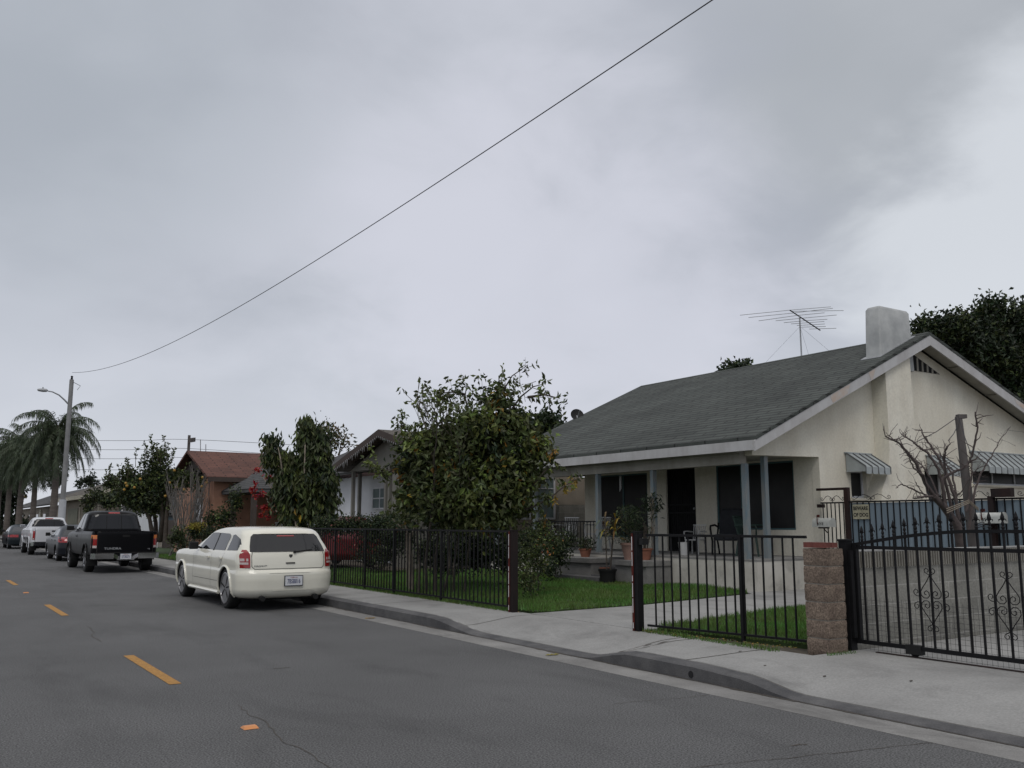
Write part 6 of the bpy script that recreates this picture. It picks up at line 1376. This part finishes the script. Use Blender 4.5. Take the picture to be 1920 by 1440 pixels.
for nm,mb,mm in (('trunk',g,'palmtrunk'),('crownshaft',gs,'palmsheath'),('fronds',gl,'lf_palm')): mb.build(nm,mm,p0,fix=False)
index_kids()
for (x,y,s,rz,lab) in ((7.35,77,.84,1.2,'palm left of the tallest one, with a slim bare trunk'),(7.0,83,.95,2.2,'palm with reddish upper trunk, third from the lamp pole'),(6.9,93,.95,4.,'farther palm half hidden by the denser crowns, fourth from the lamp pole'),(5.6+1.2,104,.95,5.2,'farthest palm at the left edge, its fronds cut by the frame')):
    c=copy_tree(p0); c.location=(x,y,.15); c.rotation_euler=(0,0,rz); c.scale=(s*1.05,s*1.05,s); c['label']=lab
g_,gs_,gl_=palm_parts(6.,9,16,2.4)

# ------------------------------------------------------------------ sky, light, camera
w=bpy.data.worlds.new('World'); SC.world=w; w.use_nodes=True; nt=w.node_tree; L=nt.links; nt.nodes.clear()
out=nt.nodes.new('ShaderNodeOutputWorld'); bg=nt.nodes.new('ShaderNodeBackground'); bg.inputs['Strength'].default_value=.1; L.new(bg.outputs[0],out.inputs[0])
sky=nt.nodes.new('ShaderNodeTexSky'); sky.sky_type='NISHITA'; sky.sun_disc=False
SUN_EL,SUN_AZ=R(52),R(215)
sky.sun_elevation=SUN_EL; sky.sun_rotation=SUN_AZ
tc=nt.nodes.new('ShaderNodeTexCoord'); sx=nt.nodes.new('ShaderNodeSeparateXYZ'); L.new(tc.outputs['Generated'],sx.inputs[0])
def mth(op,a,b=None,c=None,clamp=False):
    n=nt.nodes.new('ShaderNodeMath'); n.operation=op; n.use_clamp=clamp
    for i,v in enumerate((a,b,c)):
        if v is None: continue
        if isinstance(v,(int,float)): n.inputs[i].default_value=v
        else: L.new(v,n.inputs[i])
    return n.outputs[0]
den=mth('ADD',mth('MAXIMUM',sx.outputs['Z'],0.0),.42)
cx=nt.nodes.new('ShaderNodeCombineXYZ'); L.new(mth('DIVIDE',sx.outputs['X'],den),cx.inputs[0]); L.new(mth('DIVIDE',sx.outputs['Y'],den),cx.inputs[1])
def noise(sc,det,rough,off):
    m=nt.nodes.new('ShaderNodeMapping'); m.inputs['Location'].default_value=off; L.new(cx.outputs[0],m.inputs[0]); n=nt.nodes.new('ShaderNodeTexNoise'); n.inputs['Scale'].default_value=sc; n.inputs['Detail'].default_value=det; n.inputs['Roughness'].default_value=rough; n.inputs['Distortion'].default_value=.3; L.new(m.outputs[0],n.inputs[0]); return n.outputs['Fac']
n1=noise(1.3,4,.5,(3.1,1.7,0)); n2=noise(3.4,6,.55,(7.3,2.2,0))
cl=mth('ADD',mth('MULTIPLY',n1,.65),mth('MULTIPLY',n2,.35))
t=nt.nodes.new('ShaderNodeMapRange'); t.interpolation_type='SMOOTHSTEP'; t.inputs['From Min'].default_value=.36; t.inputs['From Max'].default_value=.60; L.new(cl,t.inputs['Value'])
mix=nt.nodes.new('ShaderNodeMix'); mix.data_type='RGBA'; mix.inputs['A'].default_value=(4.4,4.65,5.2,1); mix.inputs['B'].default_value=(5.9,6.1,6.75,1); L.new(t.outputs[0],mix.inputs['Factor'])
# brighter band of thin cloud low over the houses, thick cloud above
hz=nt.nodes.new('ShaderNodeMapRange'); hz.interpolation_type='SMOOTHSTEP'; hz.inputs['From Min'].default_value=.02; hz.inputs['From Max'].default_value=.30; hz.inputs['To Min'].default_value=1.0; hz.inputs['To Max'].default_value=0; L.new(sx.outputs['Z'],hz.inputs['Value'])
m2=nt.nodes.new('ShaderNodeMix'); m2.data_type='RGBA'; m2.inputs['B'].default_value=(6.9,7.15,7.85,1); L.new(mth('MULTIPLY',hz.outputs[0],.75),m2.inputs['Factor']); L.new(mix.outputs['Result'],m2.inputs['A'])
# bright gap towards +X (right of the frame)
def gap(dirv,lo,hi,col,base,amt):
    v=nt.nodes.new('ShaderNodeVectorMath'); v.operation='DOT_PRODUCT'; L.new(tc.outputs['Generated'],v.inputs[0]); v.inputs[1].default_value=dirv
    mr=nt.nodes.new('ShaderNodeMapRange'); mr.interpolation_type='SMOOTHSTEP'; mr.inputs['From Min'].default_value=lo; mr.inputs['From Max'].default_value=hi; L.new(mth('ADD',v.outputs['Value'],mth('MULTIPLY',mth('SUBTRACT',n2,.5),.08)),mr.inputs['Value'])
    m=nt.nodes.new('ShaderNodeMix'); m.data_type='RGBA'; m.inputs['B'].default_value=col; L.new(mth('MULTIPLY',mr.outputs[0],amt),m.inputs['Factor']); L.new(base,m.inputs['A']); return m.outputs['Result']
dv=ray(1800,0).normalized(); base=gap(dv,.955,.995,(4.1,4.35,4.55,1),m2.outputs['Result'],.6)
dv=ray(2120,600).normalized(); base=gap(dv,.955,.985,(7.0,7.3,7.75,1),base,.9)
dv=ray(0,0).normalized(); base=gap(dv,.94,.995,(3.9,4.35,4.75,1),base,.4)
dv=ray(1050,560).normalized(); base=gap(dv,.955,.998,(6.8,6.9,7.7,1),base,.7)
zb=nt.nodes.new('ShaderNodeMapRange'); zb.data_type='FLOAT_VECTOR'; zb.interpolation_type='SMOOTHSTEP'
for i_,v_ in ((7,(.58,.58,.58)),(8,(.92,.92,.92)),(9,(1,1,1)),(10,(2.1,1.98,1.8))): zb.inputs[i_].default_value=v_
zc_=nt.nodes.new('ShaderNodeCombineXYZ')
for i_ in range(3): L.new(sx.outputs['Z'],zc_.inputs[i_])
L.new(zc_.outputs[0],zb.inputs['Vector'])
vm=nt.nodes.new('ShaderNodeVectorMath'); vm.operation='MULTIPLY'; L.new(base,vm.inputs[0]); L.new(zb.outputs['Vector'],vm.inputs[1])
fm=nt.nodes.new('ShaderNodeMix'); fm.data_type='RGBA'; fm.inputs['Factor'].default_value=.94; L.new(sky.outputs[0],fm.inputs['A']); L.new(vm.outputs[0],fm.inputs['B']); L.new(fm.outputs['Result'],bg.inputs[0])
sl=bpy.data.lights.new('sun','SUN'); sl.energy=.8; sl.angle=R(25); sl.color=(1,.97,.92); so=bpy.data.objects.new('sun',sl); COL.objects.link(so)
sd=Vector((math.sin(SUN_AZ)*math.cos(SUN_EL),math.cos(SUN_AZ)*math.cos(SUN_EL),math.sin(SUN_EL))); so.rotation_euler=sd.to_track_quat('Z','Y').to_euler()
cam=bpy.data.cameras.new('camera'); cam.sensor_width=36; cam.lens=FPX/1920*36; cam.clip_end=3000; cam.clip_start=.05
co=bpy.data.objects.new('camera',cam); COL.objects.link(co); co.location=(0,0,EYE); co.rotation_euler=(PI/2+PITCH,0,-YAW); SC.camera=co
vs=SC.view_settings; vs.view_transform='Standard'; vs.look='None'; vs.gamma=1; vs.exposure=0
SC.cycles.max_bounces=6; SC.cycles.transparent_max_bounces=8
